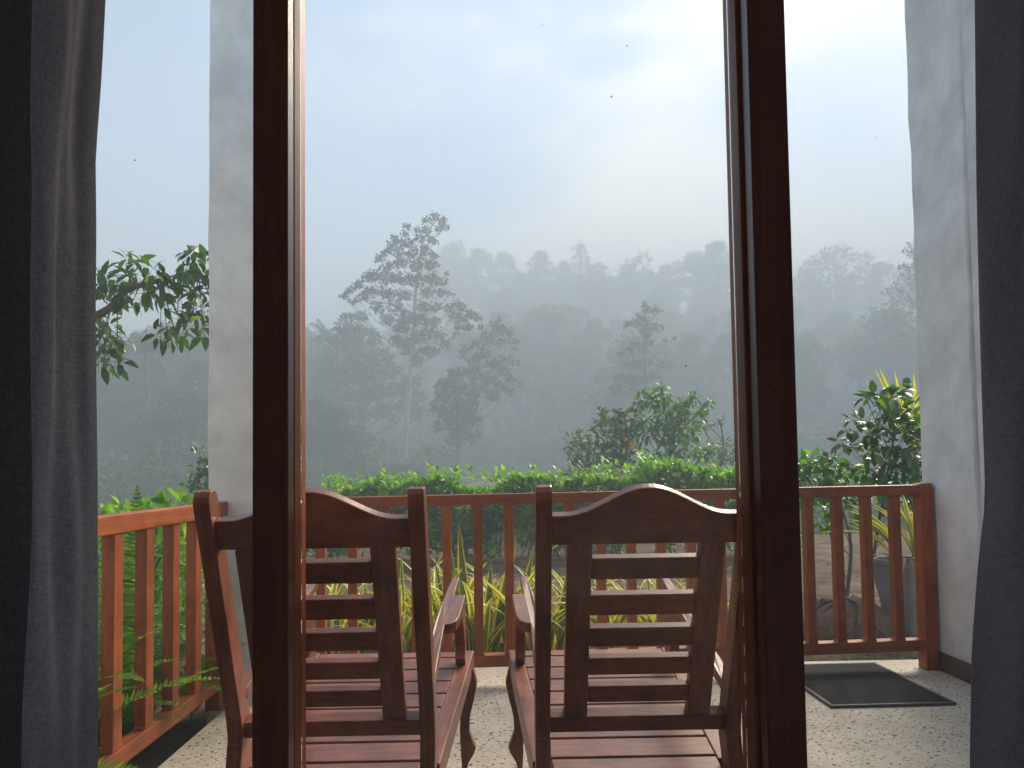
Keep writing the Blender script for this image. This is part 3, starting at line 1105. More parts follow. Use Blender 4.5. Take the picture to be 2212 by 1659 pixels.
def chair():
    root = thing('armchair', (0.309, YC, 0), 'wooden slatted armchair right of the middle, its whole back framed between the two window mullions', 'armchair', 'armchairs on the veranda')
    W = M['chair_wood']
    yb = lambda z: 1.62 + (0.994 - z) * 0.40 - YC       # leaning line of the back
    dl = Vector((0, -0.40, 1)).normalized()
    nl = Vector((0, 1, 0.40)).normalized()

    # back posts: sawn from one board, kinked at seat height, rounded on top
    prof = spline([(1.715, 0.0), (1.765, 0.18), (1.832, 0.36), (1.838, 0.44), (1.765, 0.63), (1.694, 0.81), (1.630, 0.966)], 5)
    dep = np.interp(range(len(prof)), [0, 8, 12, 16, len(prof) - 1], [0.046, 0.058, 0.074, 0.062, 0.054])
    for sx in (-1, 1):
        left, right = [], []
        for i, p in enumerate(prof):
            t = prof[min(i + 1, len(prof) - 1)] - prof[max(i - 1, 0)]
            t = t / np.linalg.norm(t)
            n = np.array([t[1], -t[0]])
            left.append(p + n * dep[i] / 2); right.append(p - n * dep[i] / 2)
        tip = prof[-1]
        t = prof[-1] - prof[-2]; t /= np.linalg.norm(t); n = np.array([t[1], -t[0]])
        cap = [tip + n * 0.027 * math.cos(a) + t * 0.030 * math.sin(a) for a in np.linspace(0.35, math.pi - 0.35, 6)]
        poly = [(q[0] - YC, q[1]) for q in left + cap + right[::-1]]
        b = MB(); b.prism(poly, 'x', sx * 0.222 - 0.0175, sx * 0.222 + 0.0175)
        b.build('back_post', W, root, 0.003)

    def lean_poly(pts, th, name, bevel=0.003):
        """Board lying in the leaning plane: pts are (x, z) outline, th thickness."""
        n = len(pts)
        front = [Vector((x, yb(z), z)) - nl * th / 2 for x, z in pts]
        back = [Vector((x, yb(z), z)) + nl * th / 2 for x, z in pts]
        b = MB()
        fs = [tuple(range(n)), tuple(range(2 * n - 1, n - 1, -1))] + [(i, n + i, n + (i + 1) % n, (i + 1) % n) for i in range(n)]
        b.add(front + back, fs)
        return b.build(name, W, root, bevel)

    xs = np.linspace(-0.2045, 0.2045, 31)
    top = [(x, 0.932 + 0.059 * (0.5 + 0.5 * math.cos(math.pi * min(abs(x) / 0.178, 1)))) for x in xs]
    lean_poly([(-0.2045, 0.869)] + [(0.2045, 0.869)] + top[::-1], 0.026, 'crest_rail')
    zv = lambda c: (1709.8 - 2.0176 * (c * .389 + 4.9)) / (1660 - .4 * (c * .389 + 4.9))
    r0, r1 = zv(1405), zv(1325)
    lean_poly([(-0.2045, r0), (0.2045, r0), (0.2045, r1), (-0.2045, r1)], 0.036, 'lower_back_rail')
    for sx in (-1, 1):
        lean_poly([(sx * 0.117, r1), (sx * 0.171, r1), (sx * 0.171, 0.869), (sx * 0.117, 0.869)][::sx], 0.030, 'stile')
    for a, c in ((593, 478), (788, 678), (957, 858), (1110, 1020), (1257, 1172)):
        z0, z1 = zv(a), zv(c)
        lean_poly([(-0.1165, z0), (0.1165, z0), (0.1165, z1), (-0.1165, z1)], 0.024, 'back_slat')

    # seat: boards between two tapering side rails
    hs = lambda Y: 0.21 + 0.063 * Y
    hw = lambda Y: 0.199 + 0.0554 * (Y - 1.876)
    cuts = [2.760, 2.692, 2.572, 2.454, 2.344, 2.233, 2.114, 2.0, 1.886, 1.785]
    for y1, y0 in zip(cuts[:-1], cuts[1:]):
        y0 += 0.012
        b = MB()
        v = []
        for dz in (-0.018, 0.0):
            v += [(-hw(y0), y0 - YC, hs(y0) + dz), (hw(y0), y0 - YC, hs(y0) + dz), (hw(y1), y1 - YC, hs(y1) + dz), (-hw(y1), y1 - YC, hs(y1) + dz)]
        b.add(v, [(0, 3, 2, 1), (4, 5, 6, 7), (0, 1, 5, 4), (1, 2, 6, 5), (2, 3, 7, 6), (3, 0, 4, 7)])
        b.build('seat_slat', W, root, 0.0025)
    for sx in (-1, 1):
        b = MB()
        ya, yz = 1.868, 2.765
        v = []
        for dz in (-0.062, 0.003):
            v += [(sx * (hw(ya) + 0.001), ya - YC, hs(ya) + dz), (sx * (hw(ya) + 0.046), ya - YC, hs(ya) + dz), (sx * (hw(yz) + 0.046), yz - YC, hs(yz) + dz), (sx * (hw(yz) + 0.001), yz - YC, hs(yz) + dz)]
        fs = [(0, 3, 2, 1), (4, 5, 6, 7), (0, 1, 5, 4), (1, 2, 6, 5), (2, 3, 7, 6), (3, 0, 4, 7)]
        b.add(v, fs if sx > 0 else [tuple(reversed(f)) for f in fs])
        b.build('side_rail', W, root, 0.003)
    b = MB(); b.box(-0.24, 0.24, 2.70 - YC, 2.722 - YC, 0.30, 0.355); b.build('front_rail', W, root, 0.003)
    b = MB(); b.box(-0.203, 0.203, 1.80 - YC, 1.83 - YC, 0.245, 0.298); b.build('rear_rail', W, root, 0.003)

    # arms: a strip with a widened pad on the outer side, falling towards the back
    ha = lambda Y: 0.66 + 0.17 * (Y - 2.65) + 0.012 * math.sin((Y - 1.8) / 0.85 * math.pi)
    ui = lambda Y: 0.2045 + 0.046 * max(0.0, Y - 2.20)
    for sx in (-1, 1):
        edge = [(ui(1.80), 1.835), (ui(2.0), 2.0), (ui(2.2), 2.2), (ui(2.4), 2.4), (ui(2.55) + 0.001, 2.55), (ui(2.655) + 0.003, 2.655), (ui(2.655) + 0.026, 2.655), (ui(2.55) + 0.028, 2.55),
                (ui(2.452) + 0.030, 2.452), (ui(2.452) + 0.066, 2.452), (ui(2.35) + 0.067, 2.35), (ui(2.25) + 0.066, 2.25), (ui(2.215) + 0.060, 2.215), (ui(2.198) + 0.046, 2.198), (ui(2.19) + 0.030, 2.19),
                (ui(2.0) + 0.030, 2.0), (ui(1.80) + 0.030, 1.835)]
        n = len(edge)
        lo = [Vector((sx * u, y - YC, ha(y) - 0.028)) for u, y in edge]
        hi = [Vector((sx * u, y - YC, ha(y))) for u, y in edge]
        fs = [tuple(range(n)), tuple(range(2 * n - 1, n - 1, -1))] + [(i, n + i, n + (i + 1) % n, (i + 1) % n) for i in range(n)]
        if sx < 0: fs = [tuple(reversed(f)) for f in fs]
        b = MB(); b.add(lo + hi, fs)
        b.build('armrest', W, root, 0.003)
        # scrolled arm support, cut from a board
        pr = spline([(2.455, 0.605), (2.50, 0.565), (2.575, 0.52), (2.62, 0.465), (2.612, 0.41), (2.60, 0.384)], 5)
        dp = np.interp(range(len(pr)), [0, 6, 12, 17, len(pr) - 1], [0.07, 0.075, 0.095, 0.085, 0.10])
        lf, rt = [], []
        for i, p in enumerate(pr):
            t = pr[min(i + 1, len(pr) - 1)] - pr[max(i - 1, 0)]; t = t / np.linalg.norm(t); nn = np.array([t[1], -t[0]])
            lf.append(p + nn * dp[i] / 2); rt.append(p - nn * dp[i] / 2)
        poly = [(q[0] - YC, min(q[1], 0.617)) for q in lf + rt[::-1]]
        b = MB(); c = sx * 0.256
        b.prism(poly, 'x', c - 0.016, c + 0.016)
        b.build('arm_support', W, root, 0.003)
        # cabriole front leg: knee, slim shin, flared ankle, pointed toe
        b = MB()
        rings = []
        for u, Y, z, h in ((0.262, 2.700, 0.366, 0.023), (0.270, 2.705, 0.325, 0.028), (0.277, 2.712, 0.29, 0.029), (0.273, 2.708, 0.24, 0.023), (0.264, 2.70, 0.18, 0.017), (0.262, 2.698, 0.13, 0.0165),
                           (0.268, 2.704, 0.095, 0.022), (0.274, 2.712, 0.072, 0.026), (0.270, 2.71, 0.05, 0.022), (0.262, 2.702, 0.02, 0.012), (0.260, 2.70, 0.0, 0.009)):
            rings.append([Vector((sx * (u - h), Y - h - YC, z)), Vector((sx * (u + h), Y - h - YC, z)), Vector((sx * (u + h), Y + h - YC, z)), Vector((sx * (u - h), Y + h - YC, z))])
        rings = rings[::-1]
        if sx < 0: rings = [r[::-1] for r in rings]
        b.loft(rings)
        b.build('front_leg', W, root, 0.004)
    return root


ch_r = chair()
ch_l = copy_thing(ch_r, (-0.402, YC, 0), 'wooden slatted armchair left of the middle, its back partly hidden behind the left window mullion', 'armchairs on the veranda')

dm = thing('doormat', (1.638, 3.62, 0), 'black ribbed rubber doormat lying on the pebbled floor before the railing', 'doormat', rz=R(1.2))
_b = MB(); _b.box(-0.255, 0.255, -0.325, 0.325, 0.002, 0.007); _b.build('mat_base', M['rubber'], dm)
_b = MB()
for k in range(63):
    x = -0.2515 + k * 0.00813
    _b.prism([(x - 0.0026, 0.0071), (x + 0.0026, 0.0071), (x + 0.0015, 0.0115), (x - 0.0015, 0.0115)], 'y', -0.322, 0.322)
_o = _b.build('ribs', M['rubber_rib'], dm); _o['kind'] = 'stuff'
for q in ((-0.272, 0.272, -0.343, -0.3255, 0.0005, 0.0135), (-0.272, 0.272, 0.3255, 0.343, 0.0005, 0.0135), (-0.272, -0.2555, -0.325, 0.325, 0.0005, 0.0135), (0.2555, 0.272, -0.325, 0.325, 0.0005, 0.0135)):
    _b = MB(); _b.box(*q); _b.build('border', M['rubber_edge'], dm, 0.004)
# ------------------------------------------------------------------ strap-leaved plants outside the front railing
def strap_mesh(name, mat, length, az, lean, curve, width, twist=0.0, vfold=0.25, tip=0.55, seg=12, point=1.0):
    b = MB()
    p = Vector((0, 0, 0))
    rows = []
    for k in range(seg + 1):
        t = k / seg
        th = lean + curve * t ** 1.4
        d = Vector((math.sin(th) * math.cos(az), math.sin(th) * math.sin(az), math.cos(th)))
        s = Vector((-math.sin(az), math.cos(az), 0))
        n = d.cross(s)
        a = twist * t
        s, n = s * math.cos(a) + n * math.sin(a), n * math.cos(a) - s * math.sin(a)
        w = width * min(1.0, 0.55 + 1.3 * t) * (1 - max(0.0, (t - tip) / (1 - tip)) ** 1.5 * point)
        rows.append((p - s * w / 2 + n * w * vfold, p.copy(), p + s * w / 2 + n * w * vfold))
        p = p + d * (length / seg)
    vs = [q for r in rows for q in r]
    fs, uv = [], []
    for k in range(seg):
        t0, t1 = k / seg, (k + 1) / seg
        for j in range(2):
            a = k * 3 + j
            fs.append((a, a + 1, a + 4, a + 3))
            u0, u1 = j * 0.5, (j + 1) * 0.5
            uv.append(((u0, t0), (u1, t0), (u1, t1), (u0, t1)))
    b.add(vs, fs, uv)
    return b.mesh(name, mat, True)


def strap_leaf(root, mat, off, *a, **k):
    o = bpy.data.objects.new('leaf', strap_mesh('leaf', mat, *a, **k))
    o.location = off
    return link(o, root)


def rosette(name, px, Y, label, cat, upright=(), arching=0, group='striped plants along the front railing', seed=1, size=1.0, mats=('snake', 'arching')):
    r = random.Random(seed)
    q = at(px, 1390, Y)
    root = thing(name, (q.x, Y, float(ground_z(q.x, Y)) - 0.01), label, cat, group)
    for (dx, dy, ln, az, lean, w) in upright:
        o = strap_leaf(root, M[mats[0]], (dx, dy, 0), ln * size * 1.06, R(-90 + r.uniform(-40, 40)), R(r.uniform(-2, 5)), R(r.uniform(-2, 8)), w * 1.25, twist=r.uniform(-.35, .35), vfold=0.16, tip=0.45)
        o.rotation_euler = (0, R(lean * math.cos(R(az)) * 1.2), 0)
    for k in range(int(arching * 1.35)):
        az = k * 2.4 + r.uniform(-.35, .35)
        strap_leaf(root, M[mats[1]], (r.uniform(-.03, .03), r.uniform(-.03, .03), 0), r.uniform(0.48, 0.76) * size, az, R(r.uniform(8, 34)), R(r.uniform(40, 100)), r.uniform(.040, .060),
                   twist=r.uniform(-.4, .4), vfold=0.22, tip=0.35)
    return root


rosette('snake_plant', 728, 4.55, 'dark banded snake plant seen through the slats of the left chair, nearest the left mullion', 'plant',
        [(-.05, 0, .50, 200, 6, .055), (.02, .02, .46, 10, 8, .05), (.08, -.03, .40, 330, 12, .045), (-.01, .05, .38, 90, 10, .045), (.12, .03, .42, 20, 15, .045)], 5, seed=2)
rosette('striped_plant', 868, 4.55, 'arching yellow striped plant showing in the gap beside the right post of the left chair', 'plant',
        [(.0, .0, .66, 60, 2, .034)], 15, seed=3, size=0.95)
rosette('striped_plant', 948, 4.75, 'arching yellow striped plant just right of the left chair, behind its armrest', 'plant', [(-.02, 0, .52, 150, 5, .036)], 15, seed=4)
rosette('snake_plant', 1036, 4.55, 'tallest snake plant, its green blades standing between the two chairs', 'plant',
        [(-.055, .0, .70, 180, 4, .058), (.075, -.02, .64, 340, 9, .060), (-.10, .03, .60, 170, 7, .045), (-.07, -.04, .46, 200, 8, .062), (.15, -.04, .36, 350, 8, .058), (-.15, .02, .52, 180, 9, .034), (.04, .05, .50, 60, 6, .05)], 12, seed=5, size=1.1)
rosette('striped_plant', 1100, 4.85, 'arching yellow striped plant between the chairs, left of the right chair armrest', 'plant', [(.05, .02, .55, 10, 7, .04)], 14, seed=6, size=1.1)
rosette('snake_plant', 1196, 4.6, 'snake plant with banded blades showing between the left post and stile of the right chair', 'plant',
        [(-.03, .0, .55, 170, 3, .055), (.03, -.03, .50, 20, 6, .055), (.09, .0, .44, 10, 10, .05), (-.08, .02, .47, 190, 8, .045)], 8, seed=7)
rosette('striped_plant', 1316, 4.6, 'low striped plant seen through the left half of the right chair slats', 'plant', [(-.04, 0, .55, 95, 3, .032)], 16, seed=8, size=0.82)
rosette('striped_plant', 1424, 4.6, 'low striped plant seen through the right half of the right chair slats', 'plant', [], 16, seed=9, size=0.86)
rosette('striped_plant', 1545, 4.7, 'low striped plant hidden mostly behind the right post of the right chair', 'plant', [], 12, seed=10, size=0.8)
rosette('striped_plant', 700, 5.0, 'striped plant with pale arching leaves behind the topmost gap of the left chair', 'plant', [], 12, seed=12, size=1.15)

for k, (px, Y, lab) in enumerate(((800, 4.95, 'striped plant behind the right stile of the left chair back'), (905, 5.1, 'striped plant farther back, right of the left chair post'), (1000, 5.05, 'striped plant behind the tallest snake plant'),
                                  (1150, 4.5, 'striped plant beside the armrest of the right chair'), (1255, 5.0, 'striped plant behind the left stile of the right chair'), (1372, 5.0, 'striped plant at the middle of the right chair back, farther back'), (1480, 5.0, 'striped plant near the right stile of the right chair'))):
    rosette('striped_plant', px, Y, lab, 'plant', [], 11, seed=40 + k, size=1.0 if px < 1200 else 0.85)


# ------------------------------------------------------------------ pots
def square_pot(loc, rz, h, r0, r1, label, mat):
    root = thing('flower_pot', loc, label, 'flower pot', rz=rz)
    b = MB()
    sq = lambda r, z, c=0.012: [Vector(p) for p in ((-r + c, -r, z), (r - c, -r, z), (r, -r + c, z), (r, r - c, z), (r - c, r, z), (-r + c, r, z), (-r, r - c, z), (-r, -r + c, z))]
    b.loft([sq(r0, 0.0), sq(r0 + (r1 - r0) * .5, h * .5), sq(r1, h - 0.03), sq(r1 + .010, h - .028), sq(r1 + .011, h), sq(r1 - .012, h), sq(r1 - .016, h - .05)])
    b.build('pot_body', mat, root)
    b = MB(); b.loft([sq(r1 - .0165, h - .07), sq(r1 - .0165, h - .048)]); b.build('soil', M['soil_pot'], root)
    return root


_q = at(1958, 1300, 5.0)
POT = (_q.x, 5.0, float(ground_z(_q.x, 5.0)))
square_pot(POT, R(28), 0.48, 0.088, 0.155, 'tall tapered grey pot standing in the garden behind the right end of the railing', M['pot'])
pp = thing('potted_plant', (POT[0], POT[1], POT[2] + 0.43), 'yellow striped strap leaved plant growing in the tall grey pot', 'plant')
_r = random.Random(5)
for k in range(16):
    a = R(_r.uniform(-60, 240))
    strap_leaf(pp, M['pot_leaf'], (0.045 + _r.uniform(-.01, .01), -.04, 0.06), _r.uniform(.36, .52), a, R(_r.uniform(4, 26)), R(_r.uniform(10, 55)), _r.uniform(.034, .048), twist=_r.uniform(-.3, .3), tip=0.4)
for k in range(15):
    a = R(_r.uniform(120, 240))
    strap_leaf(pp, M['pot_leaf'], (-0.07, -.02, 0.03 + .012 * k), _r.uniform(.34, .50), a, R(_r.uniform(30, 75)), R(_r.uniform(15, 45)), _r.uniform(.034, .046), twist=_r.uniform(-.4, .4), tip=0.4)
for k in range(9):
    o = strap_leaf(pp, M['dead_leaf'], (_r.uniform(-.05, .08), -.09, 0.05), _r.uniform(.22, .42), R(_r.uniform(215, 330)), R(70), R(_r.uniform(90, 125)), .026, twist=_r.uniform(-1, 1), tip=0.3)
    o.name = 'dead_leaf'
_b = MB()
_b.tube([(0.045, -.04, -0.01), (0.045, -.04, 0.08)], [.022, .018]); _b.tube([(-.05, 0, -0.01), (-.07, -.02, 0.20)], [.018, .014])
_b.build('stem', M['bark'], pp)

_q = at(676, 1330, 4.6)
square_pot((_q.x, 4.62, float(ground_z(_q.x, 4.62))), R(8), 0.30, 0.085, 0.105, 'small pale grey pot glimpsed through the slats of the left chair', M['far_wall'])

# earth mound with roots behind the right end of the railing
_q = at(1830, 1330, 5.0)
mound = thing('root_mound', (_q.x, 5.1, float(ground_z(_q.x, 5.1))), 'low mound of earth and brown roots beside the tall grey pot', 'mound')
b = MB()
rings = []
for k in range(7):
    t = k / 6
    rr = 0.40 * math.cos(t * 1.45) + 0.02
    rings.append([Vector((math.cos(a) * rr * (1 + .12 * math.sin(3 * a + k)), math.sin(a) * rr * .7 * (1 + .1 * math.sin(5 * a)), -0.05 + 0.26 * math.sin(t * 1.5))) for a in np.linspace(0, 2 * math.pi, 19)[:-1]])
b.loft(rings)
b.build('earth', M['soil_pot'], mound, smooth=True)
for k in range(22):
    a = random.uniform(3.2, 6.2)
    b = MB()
    pts = []
    for s in range(6):
        t = s / 5
        rr = 0.08 + 0.36 * t
        pts.append((math.cos(a + .3 * math.sin(3 * t + k)) * rr, math.sin(a + .3 * math.sin(3 * t + k)) * rr * .72, 0.22 - 0.24 * t * t + random.uniform(-.01, .015)))
    b.tube(pts, [.012, .011, .009, .008, .006, .004], 5)
    b.build('root', M['bark'], mound, smooth=True)


# ------------------------------------------------------------------ ferns
def frond_mesh(seed, length=0.7, width=0.16, curl=0.9, n=58):
    r = random.Random(seed)
    b = MB()
    p = Vector((0, 0, 0))
    pts = []
    for k in range(n + 1):
        t = k / n
        th = R(12) + curl * t ** 1.5
        d = Vector((0, math.sin(th), math.cos(th)))
        pts.append((p.copy(), d))
        p = p + d * length / n
    b.tube([q for q, _ in pts], [0.0028 * (1 - 0.8 * i / n) for i in range(n + 1)], 4)
    for k in range(6, n + 1):
        t = k / n
        q, d = pts[k]
        w = width * (math.sin(math.pi * min(1, (t - .06) / .94) ** 0.62) ** 0.8) * 0.5 + 0.004
        nrm = Vector((0, d.z, -d.y))
        for s in (-1, 1):
            ax = (Vector((s, 0, 0)) + d * r.uniform(.12, .30) - nrm * r.uniform(-.05, .25)).normalized()
            wd = d * (length / n * 0.42)
            tipc = q + ax * w - nrm * 0.10 * w
            m = q + ax * w * 0.5
            b.add([q - wd * .6, q + wd * .6, m + wd, tipc, m - wd], [(0, 4, 2, 1), (4, 3, 2)] if s > 0 else [(0, 1, 2, 4), (4, 2, 3)])
    return b.mesh('frond', M['fern'])


FRONDS = [frond_mesh(1, 0.72, 0.15, 0.8), frond_mesh(2, 0.85, 0.17, 1.25), frond_mesh(3, 0.6, 0.13, 1.6), frond_mesh(4, 0.8, 0.14, 0.25)]


def fern(loc, n, label, seed, spread=(0, 360), scale=1.0, kinds=(0, 1, 2), group='ferns behind the side railing'):
    r = random.Random(seed)
    root = thing('fern', loc, label, 'fern', group)
    for k in range(n):
        o = bpy.data.objects.new('frond', FRONDS[r.choice(kinds)])
        az = R(r.uniform(*spread))
        s = scale * r.uniform(0.75, 1.15)
        o.scale = (s, s, s)
        o.location = (r.uniform(-.05, .05), r.uniform(-.05, .05), 0)
        o.rotation_euler = Matrix.Rotation(az, 3, 'Z').to_euler()
        o.rotation_euler = (Matrix.Rotation(az, 3, 'Z') @ Matrix.Rotation(-R(r.uniform(-4, 28)), 3, 'X')).to_euler()
        link(o, root)
    return root


gz = lambda x, y: float(ground_z(x, y))
fern((-1.62, 3.25, gz(-1.6, 3.2)), 40, 'lush sword fern behind the far end post of the side railing', 21, (0, 360), 1.0)
fern((-1.70, 2.80, gz(-1.6, 2.8)), 40, 'sword fern behind the middle balusters of the side railing', 22, (0, 360), 1.0)
fern((-1.62, 2.42, gz(-1.6, 2.4)), 36, 'sword fern behind the nearest baluster of the side railing beside the curtain', 23, (0, 360), 0.95)
fern((-1.48, 3.62, gz(-1.5, 3.6)), 12, 'small fern at the foot of the white column behind the left chair', 24, (180, 330), 0.7)
fern((-2.05, 3.15, gz(-2, 3.1)), 34, 'tall fern with one upright frond rising above the side railing', 25, (0, 360), 1.25, (0, 1, 3))
fern((-2.35, 3.75, gz(-2.3, 3.7)), 30, 'broad fern at the back of the fern bed left of the white column', 27, (0, 360), 1.15)
fern((-2.0, 2.75, gz(-2, 2.7)), 34, 'fern at the back of the bed behind the nearest balusters of the side railing', 28, (0, 360), 1.1)
_o = bpy.data.objects.new('frond', FRONDS[3])
_p = at(296, 1040, 3.15)
_o.parent = [o for o in COL.objects if o.get('label', '').startswith('tall fern')][0]
_o.location = (_p.x + 2.05 + 0.0, 0.0, _p.z - gz(-2, 3.1) - 0.80 * 1.3)
_o.rotation_euler = (R(6), 0, R(25)); _o.scale = (1.3, 1.3, 1.3)
COL.objects.link(_o)
# fern inside the veranda corner, below the curtain edge
_fi = thing('fern', (-1.335, 2.08, 0.15), 'yellow green fern frond reaching in under the side railing beside the curtain', 'fern')
for (dx, dy, dz, az, tl, s) in ((0.0, 0.03, 0.02, -84, 50, 0.50), (0.02, -0.06, 0.0, -100, 58, 0.46), (-.02, 0.10, -0.02, -70, 56, 0.46), (0.02, -.02, 0.05, -92, 64, .42)):
    o = bpy.data.objects.new('frond', FRONDS[1])
    o.location = (dx, dy, dz)
    o.scale = (s * 1.5, s, s)
    o.rotation_euler = (Matrix.Rotation(R(az), 3, 'Z') @ Matrix.Rotation(-R(tl), 3, 'X')).to_euler()
    link(o, _fi)


# ------------------------------------------------------------------ leafy plants grown on pads of foliage
def pad_plant(name, label, cat, base, pads, mat, kind, size, per, n_parts=200, trunk=None, trunk_r=0.03, bark='bark', group=None, jitter=0.6, up=0.15, hang=0.0,
              shell=0.35, limb_r=None, ups=0.45):
    """pads: (centre Vector, radius, depth radius).  per: leaves per pad of radius 1 x leaf size."""
    base = Vector(base)
    root = thing(name, base, label, cat, group)
    locs, dirs, upv, sz = [], [], [], []
    for c, r, rd in pads:
        n = max(6, int(per * ((r + 0.55 * size) / size) ** 2))
        p, d = blob_points(n, c, (r, rd, r * 0.85), shell)
        x = d * 0.8 + RNG.normal(size=d.shape) * jitter
        x[:, 2] += up - hang
        locs.append(p); dirs.append(x)
        u = RNG.normal(size=d.shape) * ups + np.array([[0, 0, 1.0]])
        upv.append(u)
        sz.append(size * RNG.uniform(0.65, 1.2, n))
    locs, dirs, upv, sz = map(np.concatenate, (locs, dirs, upv, sz))
    keep = locs[:, 2] > ground_z(locs[:, 0], locs[:, 1]) + 0.02
    locs, dirs, upv, sz = locs[keep], dirs[keep], upv[keep], sz[keep]
    F = frames(dirs, upv, sz)
    foliage(root, locs, F, mat, kind, n_parts)
    if trunk:
        tr = [Vector(t) for t in trunk]
        b = MB()
        sp = [Vector(q) for q in spline([tuple(t) for t in tr], 5)]
        b.tube([q - base for q in sp], [trunk_r * (1 - 0.75 * i / (len(sp) - 1)) for i in range(len(sp))], 7)
        b.build('trunk', M[bark], root, smooth=True)
        lb = MB()
        for c, r, rd in pads:
            c = Vector(c)
            hd = lambda q: math.hypot(q.x - c.x, q.y - c.y)
            best = min(sp, key=lambda q: abs(c.z - 0.9 * hd(q) - q.z) + 0.5 * hd(q))
            mid = best.lerp(c, 0.5) + Vector((random.uniform(-.1, .1) * r, random.uniform(-.1, .1) * r, -0.15 * r))
            lr = (limb_r or trunk_r * 0.3) * 0.8
            lb.tube([q - base for q in (best, mid, c, c + (c - mid) * 0.5)], [lr, lr * .7, lr * .4, lr * .15], 5)
            for k in range(4):
                a = Vector(RNG.normal(size=3)) * r * 0.7
                lb.tube([q - base for q in (mid.lerp(c, .6), c + a * .5, c + a)], [lr * .35, lr * .25, lr * .1], 4, False)
        lb.build('branches', M[bark], root, smooth=True)
    return root


def px_pads(lst, Y, dj, ox=0.0, oy=0.0, s=1.0, deep=1.0, seed=0):
    r = random.Random(seed)
    out = []
    for x, y, rad in lst:
        yy = Y + r.uniform(-dj, dj)
        c = at(ox + s * x, oy + s * y, yy)
        rr = s * rad / FPX * yy
        out.append((c, rr, rr * deep))
    return out


# hedge
def build_hedge():
    Y0 = 8.7
    tops = [(560, 1062), (660, 1060), (760, 1055), (850, 1047), (900, 1037), (945, 1030), (1000, 1041), (1060, 1043), (1140, 1037), (1190, 1040), (1260, 1028), (1340, 1026),
            (1400, 1006), (1450, 1012), (1530, 1022), (1590, 1020), (1720, 1014)]
    tx = [(at(a, b, Y0).x, at(a, b, Y0).z) for a, b in tops]
    root = thing('hedge', (0.3, Y0 + .4, 0), 'clipped leafy green hedge beyond the front railing, bright young leaves along its top', 'hedge')
    n = 20000
    x = RNG.uniform(tx[0][0], tx[-1][0], n)
    top = np.interp(x, [a for a, b in tx], [b for a, b in tx]) + 0.035 * np.sin(x * 7.3) + 0.02 * np.sin(x * 17.1)
    u = RNG.random(n)
    z = 0.03 + 0.05 * np.sin(x * 3.7) + (top - 0.06) * u ** 0.75
    face = RNG.random(n)
    y = Y0 + 0.10 * RNG.random(n) ** 2 + np.where(face < 0.55, 0.0, RNG.random(n) * 0.75) + 0.09 * np.sin(x * 5.1 + z * 6) + 0.07 * np.sin(x * 11.3 - z * 9) - 0.16 * np.exp(-((z - top) / .25) ** 2)
    gap = (np.sin(x * 6.1 + 1.3) * np.sin(z * 8.0 + x * 2.0) > 0.55) & (z < top - 0.2)
    thin = RNG.random(n) < np.clip((z + 0.06) / 0.30, 0.4, 1)
    k = ~gap & thin
    x, y, z, top = x[k], y[k], z[k], top[k]
    n = len(x)
    locs = np.stack([x, y, z], 1)
    d = np.stack([RNG.normal(0, .7, n), -0.6 + RNG.normal(0, .6, n), 0.25 + RNG.normal(0, .6, n)], 1)
    ups = np.stack([RNG.normal(0, .5, n), -0.5 + RNG.normal(0, .5, n), np.full(n, 0.9)], 1)
    size = RNG.uniform(0.065, 0.108, n)
    young = (z > top - 0.17) & (RNG.random(n) < 0.7)
    d[young, 2] += 0.9
    F = frames(d, ups, size)
    foliage(root, locs[~young], F[~young], M['hedge'], 'broad', 150)
    foliage(root, locs[young], F[young], M['hedge_young'], 'broad', 110)
    # upright shoots along the top
    ls, ds, us, ss = [], [], [], []
    for _ in range(190):
        xx = RNG.uniform(tx[0][0], tx[-1][0])
        tz = np.interp(xx, [a for a, b in tx], [b for a, b in tx])
        c = np.array([xx, Y0 + RNG.uniform(-.1, .5), tz - 0.02])
        hgt = RNG.uniform(0.04, 0.19)
        for q in range(RNG.integers(5, 9)):
            a = q * 2.4 + RNG.uniform(-.4, .4)
            ls.append(c + np.array([0, 0, hgt * q / 7]))
            ds.append([math.cos(a), math.sin(a), 0.55 + 0.12 * q]); us.append([0.1 * RNG.normal(), 0.1 * RNG.normal(), 1.0]); ss.append(RNG.uniform(.06, .10))
    foliage(root, np.array(ls), frames(np.array(ds), np.array(us), np.array(ss)), M['hedge_young'], 'broad', 40)
    b = MB()
    for _ in range(30):
        xx = RNG.uniform(tx[0][0], tx[-1][0]); yy = Y0 + RNG.uniform(.15, .5)
        p = Vector((xx, yy, -0.03))
        pts = [p]
        for q in range(4):
            p = p + Vector((RNG.uniform(-.09, .09), RNG.uniform(-.08, .06), 0.17)); pts.append(p)
        b.tube([q - Vector(root.location) for q in pts], [.014, .012, .010, .008, .005], 5)
        for q in pts[1:-1]:
            e = q + Vector((RNG.uniform(-.2, .2), RNG.uniform(-.2, .05), .2))
            b.tube([q - Vector(root.location), e - Vector(root.location)], [.007, .003], 4, False)
    b.build('stems', M['bark'], root, smooth=True)


build_hedge()

